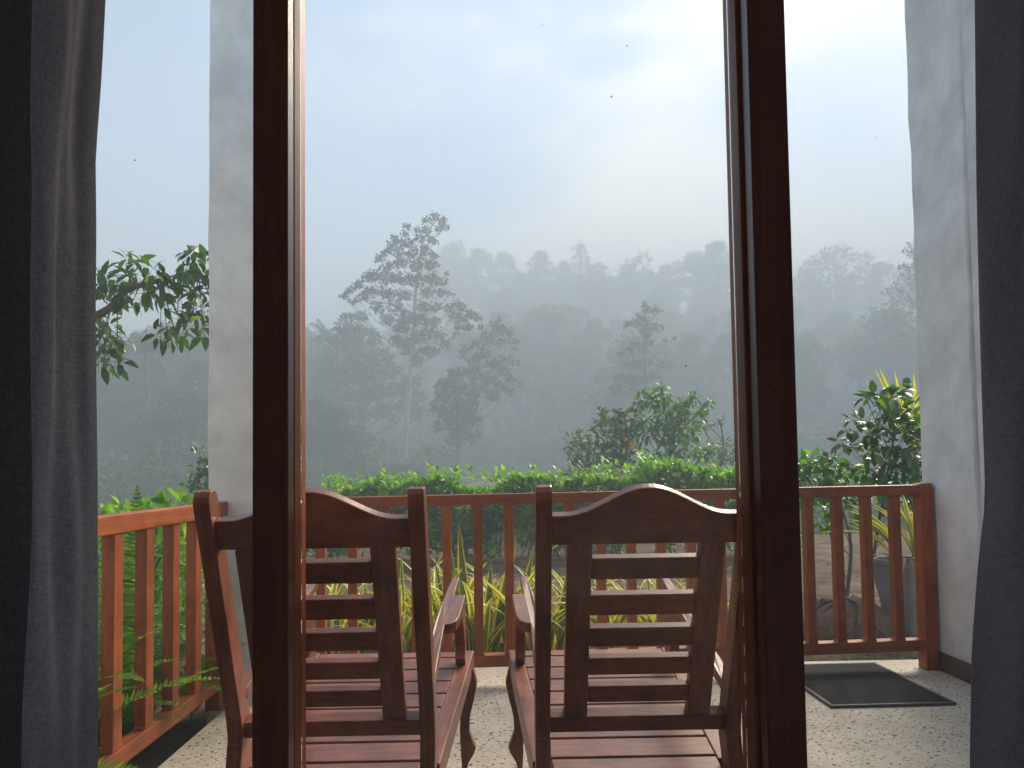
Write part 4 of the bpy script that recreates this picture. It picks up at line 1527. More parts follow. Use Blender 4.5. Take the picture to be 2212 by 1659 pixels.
# glossy shrub and strap-leaved plant at the right column
S = 600 / 1422 * 0.61822
ox, oy = 2750 * 0.61822, 1250 * 0.61822
gl = [(860, 330, 70), (960, 270, 60), (790, 400, 75), (900, 440, 80), (1020, 430, 80), (720, 330, 50), (650, 330, 35), (760, 530, 80), (900, 580, 90), (1040, 560, 90), (640, 520, 45), (540, 520, 40),
      (500, 600, 30), (660, 640, 60), (800, 680, 90), (960, 700, 100), (1080, 680, 70), (440, 700, 40), (540, 740, 45), (680, 800, 80), (820, 820, 90), (980, 840, 100), (1090, 800, 80), (700, 920, 90),
      (860, 940, 100), (1020, 960, 100), (1120, 930, 70), (820, 1060, 100), (980, 1090, 110), (1080, 1180, 80), (900, 1220, 100), (760, 1180, 80), (620, 1240, 60)]
_p = px_pads(gl, 5.75, 0.25, ox, oy, S, 1.0, 3)
_bx = at(1880, 1330, 5.85)
pad_plant('glossy_shrub', 'dark glossy leaved shrub above the right end of the railing by the white column', 'shrub', (_bx.x, 5.9, gz(_bx.x, 5.9)), _p, M['glossy'], 'broad', 0.105, 11, 290,
          trunk=[(_bx.x, 5.9, gz(_bx.x, 5.9) - .02), tuple(at(1895, 1150, 5.85)), tuple(at(1925, 980, 5.8)), tuple(at(1945, 880, 5.75))], trunk_r=0.016, jitter=0.5, up=-0.1, ups=0.3)
rs = [(150, 900, 70), (250, 880, 70), (350, 880, 75), (440, 920, 80), (540, 960, 80), (180, 980, 80), (300, 980, 90), (420, 1010, 90), (560, 1030, 80), (100, 960, 60), (200, 830, 45), (330, 840, 40),
      (60, 1000, 70), (250, 1100, 90), (400, 1120, 90), (300, 1250, 90), (330, 1380, 70), (150, 1150, 90), (520, 1160, 80)]
_p = px_pads(rs, 6.5, 0.3, ox, oy, S, 1.2, 4)
_bx = at(1838, 1260, 6.0)
pad_plant('garden_shrub', 'bright green leafy shrub just above the railing between the right mullion and the glossy shrub', 'shrub', (_bx.x, 6.1, gz(_bx.x, 6.1)), _p, M['hedge'], 'oval', 0.085, 12, 290,
          trunk=[(_bx.x, 6.1, gz(_bx.x, 6.1) - .02), tuple(at(1838, 1180, 6.15)), tuple(at(1815, 1090, 6.3)), tuple(at(1790, 1030, 6.45))], trunk_r=0.018, jitter=0.55, up=0.1, ups=0.35)
_q = at(1990, 960, 6.1)
pl = thing('strap_leaved_plant', (_q.x - 0.02, 6.15, gz(_q.x, 6.1)), 'plant with tall yellow green strap leaves rising behind the glossy shrub beside the white column', 'plant')
z0 = _q.z - gz(_q.x, 6.1) - 0.05
for (tx_, ty_, w, dy) in ((1888, 796, .052, 0.0), (1899, 796, .058, .03), (1930, 800, .055, .06), (1972, 803, .060, -.03), (1948, 830, .05, -.06), (1868, 822, .046, .02), (2012, 830, .05, .05), (2030, 880, .05, 0.0)):
    t = at(tx_, ty_, 6.15 + dy)
    dx, dz = t.x - pl.location.x, t.z - (pl.location.z + z0)
    ln = math.hypot(dx, dz)
    strap_leaf(pl, M['pandan'], (0, dy, z0), ln * 1.01, 0.0 if dx > 0 else math.pi, abs(math.atan2(dx, dz)) - 0.03, 0.06, w, twist=math.pi / 2 * 0.8, vfold=0.16, tip=0.35)
_b = MB(); _b.tube([(0, 0, -.02), (0.01, 0, z0 * .5), (0, 0, z0 + .03)], [.03, .026, .022], 8); _b.build('stem', M['bark'], pl, smooth=True)

# left side: bushes behind the ferns, a bush by the column, the tree whose branch hangs in from the left
lb = [(225, 1125, 34), (265, 1118, 36), (305, 1122, 34), (350, 1108, 36), (395, 1098, 34), (430, 1094, 30), (235, 1180, 50), (300, 1175, 50), (365, 1165, 50), (420, 1150, 40), (240, 1260, 55), (310, 1260, 55), (380, 1240, 55),
      (420, 1230, 40), (260, 1340, 60), (340, 1340, 60), (400, 1320, 50)]
_p = px_pads(lb, 4.6, 0.3, 0, 0, 1, 1.3, 6)
_bx = at(320, 1400, 4.7)
pad_plant('garden_bush', 'bright green bush behind the ferns and the side railing at the left', 'bush', (_bx.x, 4.7, gz(_bx.x, 4.7)), _p, M['hedge_young'], 'broad', 0.085, 15, 290,
          trunk=[(_bx.x, 4.7, -.1), tuple(at(325, 1250, 4.7)), tuple(at(330, 1130, 4.6))], trunk_r=0.02)
_p = px_pads([(442, 985, 22), (436, 1012, 26), (425, 1040, 26), (450, 1045, 28), (412, 1046, 14), (455, 1010, 26), (470, 1030, 30), (470, 1065, 34), (440, 1075, 34)], 8.6, 0.15, 0, 0, 1, 1.0, 7)
_bx = at(462, 1180, 8.6)
pad_plant('small_bush', 'small dark bush showing at the left edge of the white column above the railing', 'bush', (_bx.x, 8.6, gz(_bx.x, 8.6)), _p, M['glossy'], 'oval', 0.085, 5.5, 120,
          trunk=[(_bx.x, 8.6, -.05), tuple(at(455, 1080, 8.6)), tuple(at(440, 1000, 8.6))], trunk_r=0.02)

S7 = 480 / 796 * 0.61822
o7 = (320 * 0.61822, 750 * 0.61822)
br = [(200, 280, 45), (270, 290, 55), (330, 330, 60), (240, 360, 60), (380, 330, 40), (150, 380, 50), (300, 410, 60), (200, 450, 60), (330, 450, 40), (100, 480, 55), (60, 400, 60), (40, 330, 40), (240, 500, 30), (150, 530, 40),
      (400, 460, 45), (460, 370, 60), (440, 430, 50), (560, 240, 50), (610, 230, 60), (640, 290, 60), (590, 320, 60), (520, 340, 50), (660, 380, 60), (560, 420, 65), (640, 460, 65), (520, 500, 45), (590, 540, 60), (650, 560, 65),
      (500, 580, 40), (470, 640, 55), (400, 680, 50), (440, 710, 45), (500, 710, 40), (620, 640, 50), (650, 700, 40), (540, 640, 40), (60, 600, 60), (90, 660, 60), (40, 700, 60), (110, 740, 45), (60, 790, 55), (130, 800, 45), (180, 730, 30),
      (150, 860, 40), (40, 860, 40), (100, 850, 30), (-60, 420, 90), (-80, 600, 100), (-60, 780, 90), (-200, 500, 110), (-220, 700, 120), (-180, 350, 100), (-120, 260, 80), (-320, 420, 130), (-340, 620, 130), (740, 400, 60), (740, 560, 60)]
_p = px_pads(br, 6.4, 0.35, o7[0], o7[1], S7, 1.0, 8)
_tb = Vector((-4.75, 6.6, gz(-4.75, 6.6)))
pad_plant('broadleaf_tree', 'broad leaved tree whose dark green branch hangs between left curtain and white column', 'tree', tuple(_tb), _p, M['tree_leaf'], 'droop', 0.118, 7.0, 295,
          trunk=[tuple(_tb), (-4.7, 6.6, 1.0), (-4.55, 6.5, 1.9), tuple(at(o7[0] + S7 * 40, o7[1] + S7 * 580, 6.45)), tuple(at(o7[0] + S7 * 200, o7[1] + S7 * 440, 6.4)), tuple(at(o7[0] + S7 * 400, o7[1] + S7 * 380, 6.4)),
                 tuple(at(o7[0] + S7 * 620, o7[1] + S7 * 330, 6.4))], trunk_r=0.055, limb_r=0.007, jitter=0.45, hang=0.35, ups=0.35)

# shrubs beyond the hedge
S2 = 800 / 2212 * 0.61822
o2 = (1800 * 0.61822, 1250 * 0.61822)
def bush2(label, pads, mat, kind, size, per, Y, base, seed, parts=150, **kw):
    _p = px_pads(pads, Y, 0.45, o2[0], o2[1], S2, 1.3, seed)
    bx = at(o2[0] + S2 * base, 1060, Y)
    z = gz(bx.x, Y)
    return pad_plant('shrub', label, 'shrub', (bx.x, Y, z), _p, M[mat], kind, size, per, parts,
                     trunk=[(bx.x, Y, z - .05), (bx.x + .05, Y, 0.5), tuple(at(o2[0] + S2 * (base + 10), o2[1] + S2 * 1000, Y)), tuple(at(o2[0] + S2 * (base + 25), o2[1] + S2 * 800, Y))], trunk_r=0.04, limb_r=0.014, **kw)


bush2('tall bright green shrub above the hedge in front of the misty hillside, right of centre',
      [(1300, 430, 80), (1380, 430, 80), (1600, 430, 75), (1640, 480, 70), (1410, 380, 60), (1540, 560, 110), (1420, 600, 110), (1300, 640, 100), (1660, 640, 90), (1200, 580, 70), (1560, 720, 110), (1400, 760, 110), (1260, 760, 90),
       (1700, 760, 70), (1860, 430, 42), (1800, 500, 50), (1770, 590, 60), (1720, 900, 70), (1600, 880, 90), (1460, 900, 80), (1330, 960, 80), (1200, 1000, 70), (1500, 1020, 80), (1350, 1060, 90), (1250, 1090, 80), (1420, 280, 38), (1420, 330, 36), (1700, 420, 46), (1720, 380, 36),
       (1880, 860, 50), (1820, 960, 55), (1850, 920, 50)],
      'bush_leaf', 'droop', 0.13, 13.0, 12.5, 1480, 11, 220, hang=0.25)
bush2('dull olive green shrub with a few orange leaves, left of the tall bright green shrub',
      [(860, 580, 70), (960, 560, 70), (1060, 580, 70), (800, 640, 45), (900, 660, 70), (1020, 680, 80), (1120, 660, 60), (960, 760, 80), (1080, 780, 80), (850, 800, 60), (900, 900, 80), (1020, 880, 80), (1130, 900, 70), (1240, 400, 60), (1180, 470, 50),
       (1000, 980, 60), (850, 960, 70), (760, 700, 26), (830, 530, 40), (1150, 760, 60)],
      'olive_leaf', 'oval', 0.115, 11.0, 12.0, 1060, 12, 150)
bush2('grey green narrow leaved shrub at the left end of the shrubs beyond the hedge',
      [(560, 760, 55), (640, 800, 60), (520, 860, 40), (600, 880, 60), (700, 880, 60), (640, 960, 70), (760, 960, 70), (560, 960, 40), (700, 1040, 80), (820, 1040, 80), (600, 1060, 60), (900, 1060, 80), (540, 1110, 60), (740, 780, 35), (660, 1110, 80), (960, 1100, 80), (1050, 1040, 70)],
      'olive_leaf', 'narrow', 0.15, 12, 12.3, 700, 13, 120)
bush2('pale dusty green shrub beyond the hedge, partly behind the right mullion',
      [(1960, 880, 60), (2040, 860, 70), (1900, 960, 60), (2000, 960, 80), (2090, 950, 80), (1950, 1050, 80), (2050, 1060, 90), (1850, 1060, 60), (2140, 880, 60), (1970, 600, 36), (1990, 620, 28), (1860, 640, 34), (1840, 720, 36), (2200, 960, 90), (2260, 1060, 90), (1760, 1080, 60), (1660, 1090, 60)],
      'olive_leaf', 'narrow', 0.13, 12, 14.0, 1990, 14, 120)
_os = [o for o in COL.objects if o.get('label', '').startswith('dull olive')][0]
for (x, y, r) in ((1045, 672, .030), (1130, 850, .058), (1066, 786, .034), (1040, 920, .026)):
    p = at(o2[0] + S2 * x, o2[1] + S2 * y, 11.45) - Vector(_os.location)
    m = MB()
    m.add([(0, 0, 0)] + [(math.cos(a) * r * (1 + .15 * math.sin(3 * a)), 0.02 * math.sin(2 * a), math.sin(a) * r * .9) for a in np.linspace(0, 2 * math.pi, 11)[:-1]], [(0, k + 1, (k + 1) % 10 + 1) for k in range(10)])
    o = m.build('orange_leaf', M['orange_fruit'], _os, loc=p)
    so = o.modifiers.new('thickness', 'SOLIDIFY'); so.thickness = 0.003

# leaf litter on the bare soil, grass tufts behind the hedge
n = 2600
lx = RNG.uniform(-3.5, 4.5, n); ly = RNG.uniform(4.2, 8.9, n)
_l = np.stack([lx, ly, ground_z(lx, ly) + 0.006], 1)
_d = np.stack([RNG.normal(size=n), RNG.normal(size=n), RNG.normal(0, .12, n)], 1)
_m = inst_mesh('leaf_litter', leaf_base(0.4, 0.2, 0.3), frames(_d, np.tile([[0, 0.1, 1.0]], (n, 1)), RNG.uniform(.02, .06, n)), _l, M['dead_leaf'])
_o = link(bpy.data.objects.new('leaf_litter', _m)); tag(_o, 'dry fallen leaves scattered over the bare brown soil', 'leaf litter', kind='stuff')
n = 900
lx = RNG.uniform(-2.4, 3.2, n); ly = RNG.uniform(4.08, 4.4, n)
_d = np.stack([RNG.normal(0, .5, n), RNG.normal(0, .5, n), np.ones(n)], 1)
_m = inst_mesh('grass', quad_base(0.14), frames(_d, RNG.normal(size=(n, 3)), RNG.uniform(.03, .09, n)), np.stack([lx, ly, ground_z(lx, ly)], 1), M['grass'])
_o = link(bpy.data.objects.new('grass', _m)); tag(_o, 'short moss and grass along the edge of the veranda floor under the front railing', 'grass', kind='stuff')
n = 2600
lx = RNG.uniform(-3.0, 2.2, n); ly = RNG.uniform(10.6, 14.5, n)
_d = np.stack([RNG.normal(0, .25, n), RNG.normal(0, .25, n), np.ones(n)], 1)
_m = inst_mesh('tall_grass', quad_base(0.035), frames(_d, RNG.normal(size=(n, 3)), RNG.uniform(.3, .85, n)), np.stack([lx, ly, ground_z(lx, ly)], 1), M['grass'])
_o = link(bpy.data.objects.new('tall_grass', _m)); tag(_o, 'thin tall grass standing behind the hedge', 'grass', kind='stuff')
# ------------------------------------------------------------------ trees on the misty slope
def crown_tree(name, label, base, pads, mat, size, per, trunk, trunk_r, bark='bark', group=None, limb=0.3, cat='tree', hang=0.1):
    base = Vector(base)
    root = thing(name, base, label, cat, group)
    ls, sz = [], []
    for c, r, rd in pads:
        n = max(6, int(per * (r / size) ** 2))
        p, d = blob_points(n, c, (r, rd, r * 0.72), 0.25)
        ls.append(p); sz.append(size * RNG.uniform(0.55, 1.25, n))
    ls, sz = np.concatenate(ls), np.concatenate(sz)
    d = RNG.normal(size=ls.shape); d[:, 2] -= hang
    F = frames(d, RNG.normal(size=ls.shape), sz)
    third = len(ls) // 2
    me = inst_mesh('crown', clump_base(3, 4), F, ls - np.array(base)[None, :], mat)
    link(bpy.data.objects.new('crown', me), root)
    b = MB()
    sp = [Vector(q) for q in spline([tuple(t) for t in trunk], 4)]
    b.tube([q - base for q in sp], [trunk_r * (1 - 0.8 * i / (len(sp) - 1)) for i in range(len(sp))], 7)
    for c, r, rd in pads:
        c = Vector(c)
        hd = lambda q: math.hypot(q.x - c.x, q.y - c.y)
        best = min(sp, key=lambda q: abs(c.z - 0.8 * hd(q) - q.z) + 0.5 * hd(q))
        mid = best.lerp(c, 0.55) + Vector((0, 0, -0.12 * (c - best).length))
        w = trunk_r * limb * 0.75
        b.tube([q - base for q in (best, mid, c, c + Vector((0, 0, .5 * r)))], [w, w * .7, w * .4, w * .15], 5, False)
        for k in range(3):
            a = Vector(RNG.normal(size=3)) * r * 0.8
            b.tube([q - base for q in (mid.lerp(c, .5), c + a)], [w * .35, w * .12], 4, False)
    b.build('trunk', M[bark], root, smooth=True)
    return root


S1 = 800 / 1264 * 0.61822
o1 = (1050 * 0.61822, 700 * 0.61822)


def P1(lst, Y, dj, seed, deep=1.0):
    return px_pads(lst, Y, dj, o1[0], o1[1], S1, deep, seed)


def T1(pts, Y):
    out = [tuple(at(o1[0] + S1 * x, o1[1] + S1 * y, Y)) for x, y in pts]
    b = out[0]
    out[0] = (b[0], b[1], float(ground_z(b[0], b[1])) - 0.2)
    return out


main_pads = [(740, 95, 34), (790, 115, 30), (800, 150, 22), (765, 160, 26), (690, 110, 24), (590, 145, 24), (575, 185, 22), (690, 165, 36), (640, 160, 22), (530, 215, 34), (510, 245, 30), (590, 240, 42), (660, 210, 38), (720, 215, 26), (740, 235, 18), (450, 300, 30), (440, 330, 24), (490, 275, 34),
             (545, 290, 40), (620, 290, 44), (700, 280, 40), (735, 300, 28), (560, 350, 48), (640, 350, 50), (720, 360, 46), (480, 370, 44), (420, 415, 44), (370, 425, 44), (320, 470, 42), (270, 490, 30), (240, 525, 28), (290, 560, 26), (480, 430, 54), (560, 430, 54), (640, 440, 58), (720, 430, 50), (770, 450, 40),
             (400, 500, 50), (340, 530, 40), (470, 520, 50), (560, 520, 56), (700, 510, 46), (780, 510, 36), (810, 410, 14), (830, 520, 18), (430, 590, 46), (520, 590, 50), (590, 640, 56), (680, 590, 46), (750, 590, 40), (660, 660, 56), (560, 700, 60), (480, 660, 50), (730, 670, 46), (700, 740, 50), (760, 760, 44), (800, 790, 34),
             (640, 760, 56), (590, 820, 56), (690, 830, 44), (740, 830, 30), (640, 880, 46), (540, 780, 56), (820, 600, 34), (860, 570, 30), (890, 590, 34), (850, 640, 40), (900, 650, 40), (940, 630, 36), (975, 645, 26), (880, 700, 34), (930, 700, 30), (990, 700, 22), (860, 740, 26)]
crown_tree('tall_tree', 'tallest tree on the misty slope left of centre, its open crown against the sky', (0, 0, 0) if 0 else T1([(567, 1565)], 52)[0],
           P1(main_pads, 52, 1.6, 1), M['far_leaf'], 0.24, 8.5, T1([(567, 1565), (580, 1280), (600, 1000), (625, 720), (632, 560), (650, 400), (680, 220), (750, 110)], 52), 0.20, 'pale_bark', limb=0.2)
red_pads = [(1095, 648, 20), (1070, 690, 34), (1110, 715, 40), (1160, 735, 34), (1180, 780, 32), (1185, 825, 18), (1020, 750, 36), (1060, 770, 40), (980, 800, 40), (920, 815, 34), (890, 850, 30), (1110, 780, 36), (1010, 850, 44), (950, 880, 44), (1100, 880, 40), (1150, 890, 40), (1190, 900, 26), (1060, 910, 46),
            (960, 950, 56), (1120, 950, 50), (1040, 980, 56), (1160, 990, 40), (1210, 1010, 26), (900, 950, 40), (1100, 1020, 46), (980, 1030, 56), (1060, 1080, 50), (1150, 1050, 36)]
crown_tree('reddish_tree', 'reddish brown leaved tree right of the tallest misty tree, leaning right', T1([(868, 1565)], 50)[0],
           P1(red_pads, 50, 1.4, 2), M['far_red'], 0.23, 7.0, T1([(868, 1565), (880, 1320), (930, 1100), (985, 880), (1050, 740), (1095, 660)], 50), 0.20, limb=0.2)
low_pads = [(850, 950, 40), (830, 1000, 50), (790, 1020, 50), (870, 1040, 66), (780, 1090, 56), (930, 1090, 56), (850, 1120, 66), (760, 1150, 50), (920, 1170, 66), (820, 1200, 66), (960, 1220, 50), (880, 1270, 66), (760, 1250, 40), (950, 1300, 50), (840, 1330, 46)]
crown_tree('rounded_tree', 'dense rounded tree below the reddish tree on the misty slope', T1([(862, 1560)], 47)[0],
           P1(low_pads, 47, 1.2, 3), M['far_leaf'], 0.27, 10.0, T1([(862, 1560), (868, 1350), (865, 1150), (850, 980)], 47), 0.2)
left_pads = [(250, 650, 40), (240, 700, 54), (330, 640, 50), (300, 720, 66), (200, 770, 60), (280, 800, 80), (380, 760, 80), (170, 840, 66), (240, 890, 84), (340, 880, 84), (440, 860, 80), (130, 910, 66), (200, 970, 84), (310, 980, 90), (420, 960, 84), (110, 1000, 66), (500, 940, 70), (90, 1080, 70), (200, 1070, 84), (320, 1080, 90),
             (440, 1060, 84), (540, 1040, 74), (610, 1000, 60), (100, 1160, 70), (220, 1170, 80), (340, 1180, 84), (470, 1160, 80), (580, 1130, 70), (650, 1080, 50), (640, 1170, 56)]
crown_tree('spreading_tree', 'broad dark tree mass behind the lower left of the tallest misty tree', T1([(330, 1500)], 60)[0],
           P1(left_pads, 60, 2.2, 4), M['far_leaf'], 0.30, 8.0, T1([(330, 1500), (340, 1200), (330, 950), (300, 720)], 60), 0.4)

S3 = 1450 / 2212 * 0.61822
o3 = (1800 * 0.61822, 750 * 0.61822)


def P3(lst, Y, dj, seed): return px_pads(lst, Y, dj, o3[0], o3[1], S3, 1.0, seed)


def T3(pts, Y):
    out = [tuple(at(o3[0] + S3 * x, o3[1] + S3 * y, Y)) for x, y in pts]
    out[0] = (out[0][0], Y, float(ground_z(out[0][0], Y)) - 0.2)
    return out


crown_tree('slender_tree', 'slender tiered tree standing alone above the shrubs right of centre in the mist', T3([(690, 1150)], 50)[0],
           P3([(690, 475, 20), (700, 505, 26), (745, 515, 28), (770, 510, 16), (665, 545, 24), (690, 560, 26), (600, 585, 26), (630, 580, 28), (680, 600, 34), (740, 600, 34), (785, 600, 18), (700, 640, 30), (620, 690, 18), (650, 690, 20), (720, 680, 24), (570, 740, 26), (610, 720, 20), (690, 720, 20), (850, 655, 10), (800, 670, 10),
               (600, 800, 36), (660, 800, 36), (720, 790, 24), (780, 800, 24), (830, 800, 18), (560, 870, 40), (620, 880, 46), (690, 870, 40), (740, 860, 30), (540, 930, 46), (640, 950, 50), (720, 940, 40)], 50, 1.0, 5),
           M['far_leaf'], 0.22, 8.0, T3([(690, 1150), (692, 900), (688, 700), (690, 480)], 50), 0.14, limb=0.3)
crown_tree('feathery_tree', 'feathery tall tree half hidden behind the white column at the right', T3([(2180, 1150)], 62)[0],
           P3([(2110, 180, 40), (2140, 210, 40), (2090, 200, 24), (2080, 280, 40), (2120, 290, 44), (2060, 330, 30), (2120, 360, 50), (2030, 390, 40), (2080, 420, 50), (1985, 420, 34), (2010, 470, 36), (2100, 480, 54), (2020, 530, 50), (1970, 540, 26), (2080, 560, 60), (1980, 600, 40), (2040, 640, 56), (2120, 640, 60), (1950, 680, 40), (2010, 720, 56), (2100, 730, 60),
               (2180, 250, 60), (2200, 400, 80), (2200, 560, 80), (2200, 700, 80), (2260, 330, 60), (2260, 480, 70)], 62, 1.6, 6),
           M['far_leaf'], 0.32, 3.2, T3([(2180, 1150), (2175, 800), (2160, 500), (2120, 200)], 62), 0.3)
crown_tree('umbrella_tree', 'wide umbrella shaped tree on the misty ridge right of the right mullion', T3([(1720, 700)], 124)[0],
           P3([(1700, 190, 44), (1640, 210, 46), (1760, 190, 44), (1590, 240, 44), (1690, 230, 54), (1790, 225, 50), (1860, 215, 36), (1890, 235, 26), (1560, 275, 40), (1640, 270, 60), (1740, 275, 60), (1840, 270, 54), (1900, 280, 26), (1540, 310, 40), (1620, 330, 64), (1720, 340, 70), (1830, 330, 60), (1560, 400, 70), (1680, 410, 80), (1800, 400, 70), (1600, 480, 80), (1740, 480, 80), (1850, 470, 60)], 124, 3, 7),
           M['far_leaf'], 0.5, 3.4, T3([(1720, 700), (1720, 480), (1715, 330), (1710, 220)], 124), 0.5)
crown_tree('leaning_tree', 'ragged tree with a bent crown on the misty ridge, left of the right mullion', T3([(640, 520)], 134)[0],
           P3([(700, 210, 22), (715, 240, 20), (670, 215, 24), (640, 235, 24), (650, 260, 30), (600, 255, 26), (580, 275, 28), (620, 290, 36), (690, 280, 24), (560, 305, 28), (600, 330, 40), (720, 300, 20), (680, 330, 36), (560, 360, 40), (640, 380, 50), (720, 370, 36)], 134, 2, 8),
           M['far_leaf'], 0.46, 3.4, T3([(640, 520), (640, 400), (630, 310), (680, 220)], 134), 0.35)
crown_tree('pointed_tree', 'tall pointed tree on the misty ridge above the slender tree', T3([(350, 560)], 136)[0],
           P3([(345, 160, 26), (320, 180, 22), (375, 185, 26), (350, 205, 34), (325, 230, 34), (380, 240, 36), (300, 270, 34), (350, 270, 44), (410, 280, 36), (280, 300, 32), (330, 330, 50), (400, 330, 50), (450, 320, 36), (480, 300, 30), (300, 390, 50), (380, 400, 60), (460, 390, 50)], 136, 2, 9),
           M['far_leaf'], 0.46, 3.4, T3([(350, 560), (352, 380), (348, 260), (346, 170)], 136), 0.35)


# generic forest trees: six kinds, copied over the slope
def kind_tree(seed, H, spread, name, mat, bark, layers=7, label='', group='forest trees on the misty hillside'):
    r = random.Random(seed)
    pads = []
    for k in range(layers * 5):
        t = r.random() ** 0.8
        z = H * (0.34 + 0.62 * t)
        rr = spread * (math.sin(math.pi * (0.18 + 0.80 * t)) ** 0.8) * math.sqrt(r.random())
        a = r.uniform(0, 6.283)
        pads.append((Vector((math.cos(a) * rr, math.sin(a) * rr, z)), spread * r.uniform(.24, .40), spread * .32))
    pads.append((Vector((0, 0, H * .95)), spread * .2, spread * .2))
    return crown_tree(name, label, (0, 0, 0), pads, mat, 0.36, 4.2, [(0, 0, -1.0), (r.uniform(-.2, .2), 0, H * .3), (r.uniform(-.3, .3), 0, H * .6), (0, 0, H * .93)], 0.018 * H, bark, group)


KINDS = [(kind_tree(31, 12, 3.6, 'forest_tree', M['far_leaf'], 'bark'), 12.0), (kind_tree(32, 13, 3.0, 'forest_tree', M['far_leaf'], 'pale_bark'), 13.0), (kind_tree(33, 11, 4.2, 'forest_tree', M['far_green'], 'bark'), 11.0),
         (kind_tree(34, 12, 3.2, 'forest_tree', M['far_red'], 'bark'), 12.0), (kind_tree(35, 14, 2.6, 'forest_tree', M['far_leaf'], 'pale_bark', 8), 14.0), (kind_tree(36, 10, 4.0, 'forest_tree', M['far_green'], 'bark'), 10.0)]
_used = [False] * len(KINDS)


def plant_tree(kind, x, y, h, label, group='forest trees on the misty hillside', rz=0.0, name='forest_tree', wide=1.0):
    k, h0 = KINDS[kind]
    s = h / h0
    z = float(ground_z(x, y)) - 0.1
    if not _used[kind]:
        _used[kind] = True
        o = k
        o.location = (x, y, z); o.rotation_euler = (0, 0, rz)
        o['label'] = label; o['group'] = group
    else:
        o = copy_thing(k, (x, y, z), label, group, rz)
        o.name = name
    o.scale = (s * wide, s * wide, s)
    return o


RT = random.Random(77)
ORD = ['first', 'second', 'third', 'fourth', 'fifth', 'sixth', 'seventh', 'eighth', 'ninth', 'tenth', 'eleventh', 'twelfth', 'thirteenth', 'fourteenth', 'fifteenth', 'sixteenth', 'seventeenth', 'eighteenth', 'nineteenth', 'twentieth', 'twenty-first', 'twenty-second', 'twenty-third', 'twenty-fourth']
FOREST = 'dim forest tree standing on the misty hillside, fading into haze'
NM = 14
for k, (px, ty, Y) in enumerate(sorted(((985, 528, 122), (1035, 532, 118), (1085, 545, 122), (1165, 538, 118), (1215, 560, 124), (1290, 568, 122), (1440, 566, 118), (1500, 545, 112), (1545, 516, 106), (1590, 545, 108), (1640, 545, 108), (1745, 585, 112), (1905, 560, 100), (1960, 575, 100),
                                (935, 560, 126), (1345, 585, 122), (1400, 590, 118), (2060, 545, 98), (2140, 560, 100)))):
    Y *= 1.24
    t = at(px, ty, Y)
    h = max(6.0, t.z - float(ground_z(t.x, Y)))
    plant_tree(RT.choice((0, 1, 2, 4)), t.x, Y, h, (f'pale skyline tree on the misty ridge, {ORD[k]} from the left between the mullions' if px < 1700 else f'pale skyline tree on the misty ridge, {ORD[k - NM]} from the left beyond the right mullion'), 'skyline trees on the misty ridge', RT.uniform(0, 6.28), wide=RT.uniform(.9, 1.25) * (13.0 / h) ** 0.3)
for k, (px, ty, Y, kd) in enumerate(sorted(((215, 745, 62, 0), (260, 725, 70, 4), (300, 735, 58, 2), (350, 712, 66, 1), (405, 702, 62, 0), (455, 695, 70, 2), (500, 715, 60, 1), (240, 800, 46, 2), (330, 790, 48, 5), (425, 770, 46, 1), (385, 840, 40, 5), (560, 700, 74, 0), (620, 735, 72, 4),
                                     (680, 760, 70, 2), (150, 760, 58, 0), (90, 740, 60, 2), (230, 715, 55, 5), (285, 770, 50, 2), (375, 735, 52, 5), (440, 730, 54, 2), (345, 700, 75, 0), (415, 690, 78, 2), (670, 860, 46, 5), (720, 880, 44, 2)))):
    t = at(px, ty, Y)
    h = max(4.0, t.z - float(ground_z(t.x, Y)))
    plant_tree(kd, t.x, Y, h, f'grey green misty tree in the wood at the left, {ORD[k]} counted from the curtain edge', 'trees of the misty wood at the left', RT.uniform(0, 6.28))
for px, ty, Y, kd in ((1180, 605, 114, 0), (1222, 590, 116, 2), (1262, 600, 113, 1), (1310, 600, 114, 2), (1130, 590, 116, 0)):
    Y *= 1.24
    t = at(px, ty, Y)
    plant_tree(kd, t.x, Y, max(6.0, t.z - gz(t.x, Y)), FOREST, rz=RT.uniform(0, 6.28), wide=1.15)
n_f = 0
while n_f < 125:
    Y = RT.uniform(64, 160)
    px = RT.uniform(640, 2150)
    x = (px - 1084) / FPX * Y
    if Y < 80 and 640 < px < 1010: continue
    if Y < 86 and 1000 < px < 1130: continue
    plant_tree(RT.choice((0, 1, 2, 3, 4, 5, 0, 1, 4)), x, Y, RT.uniform(8, 13.0), FOREST, rz=RT.uniform(0, 6.28), wide=RT.uniform(.85, 1.2))
    n_f += 1


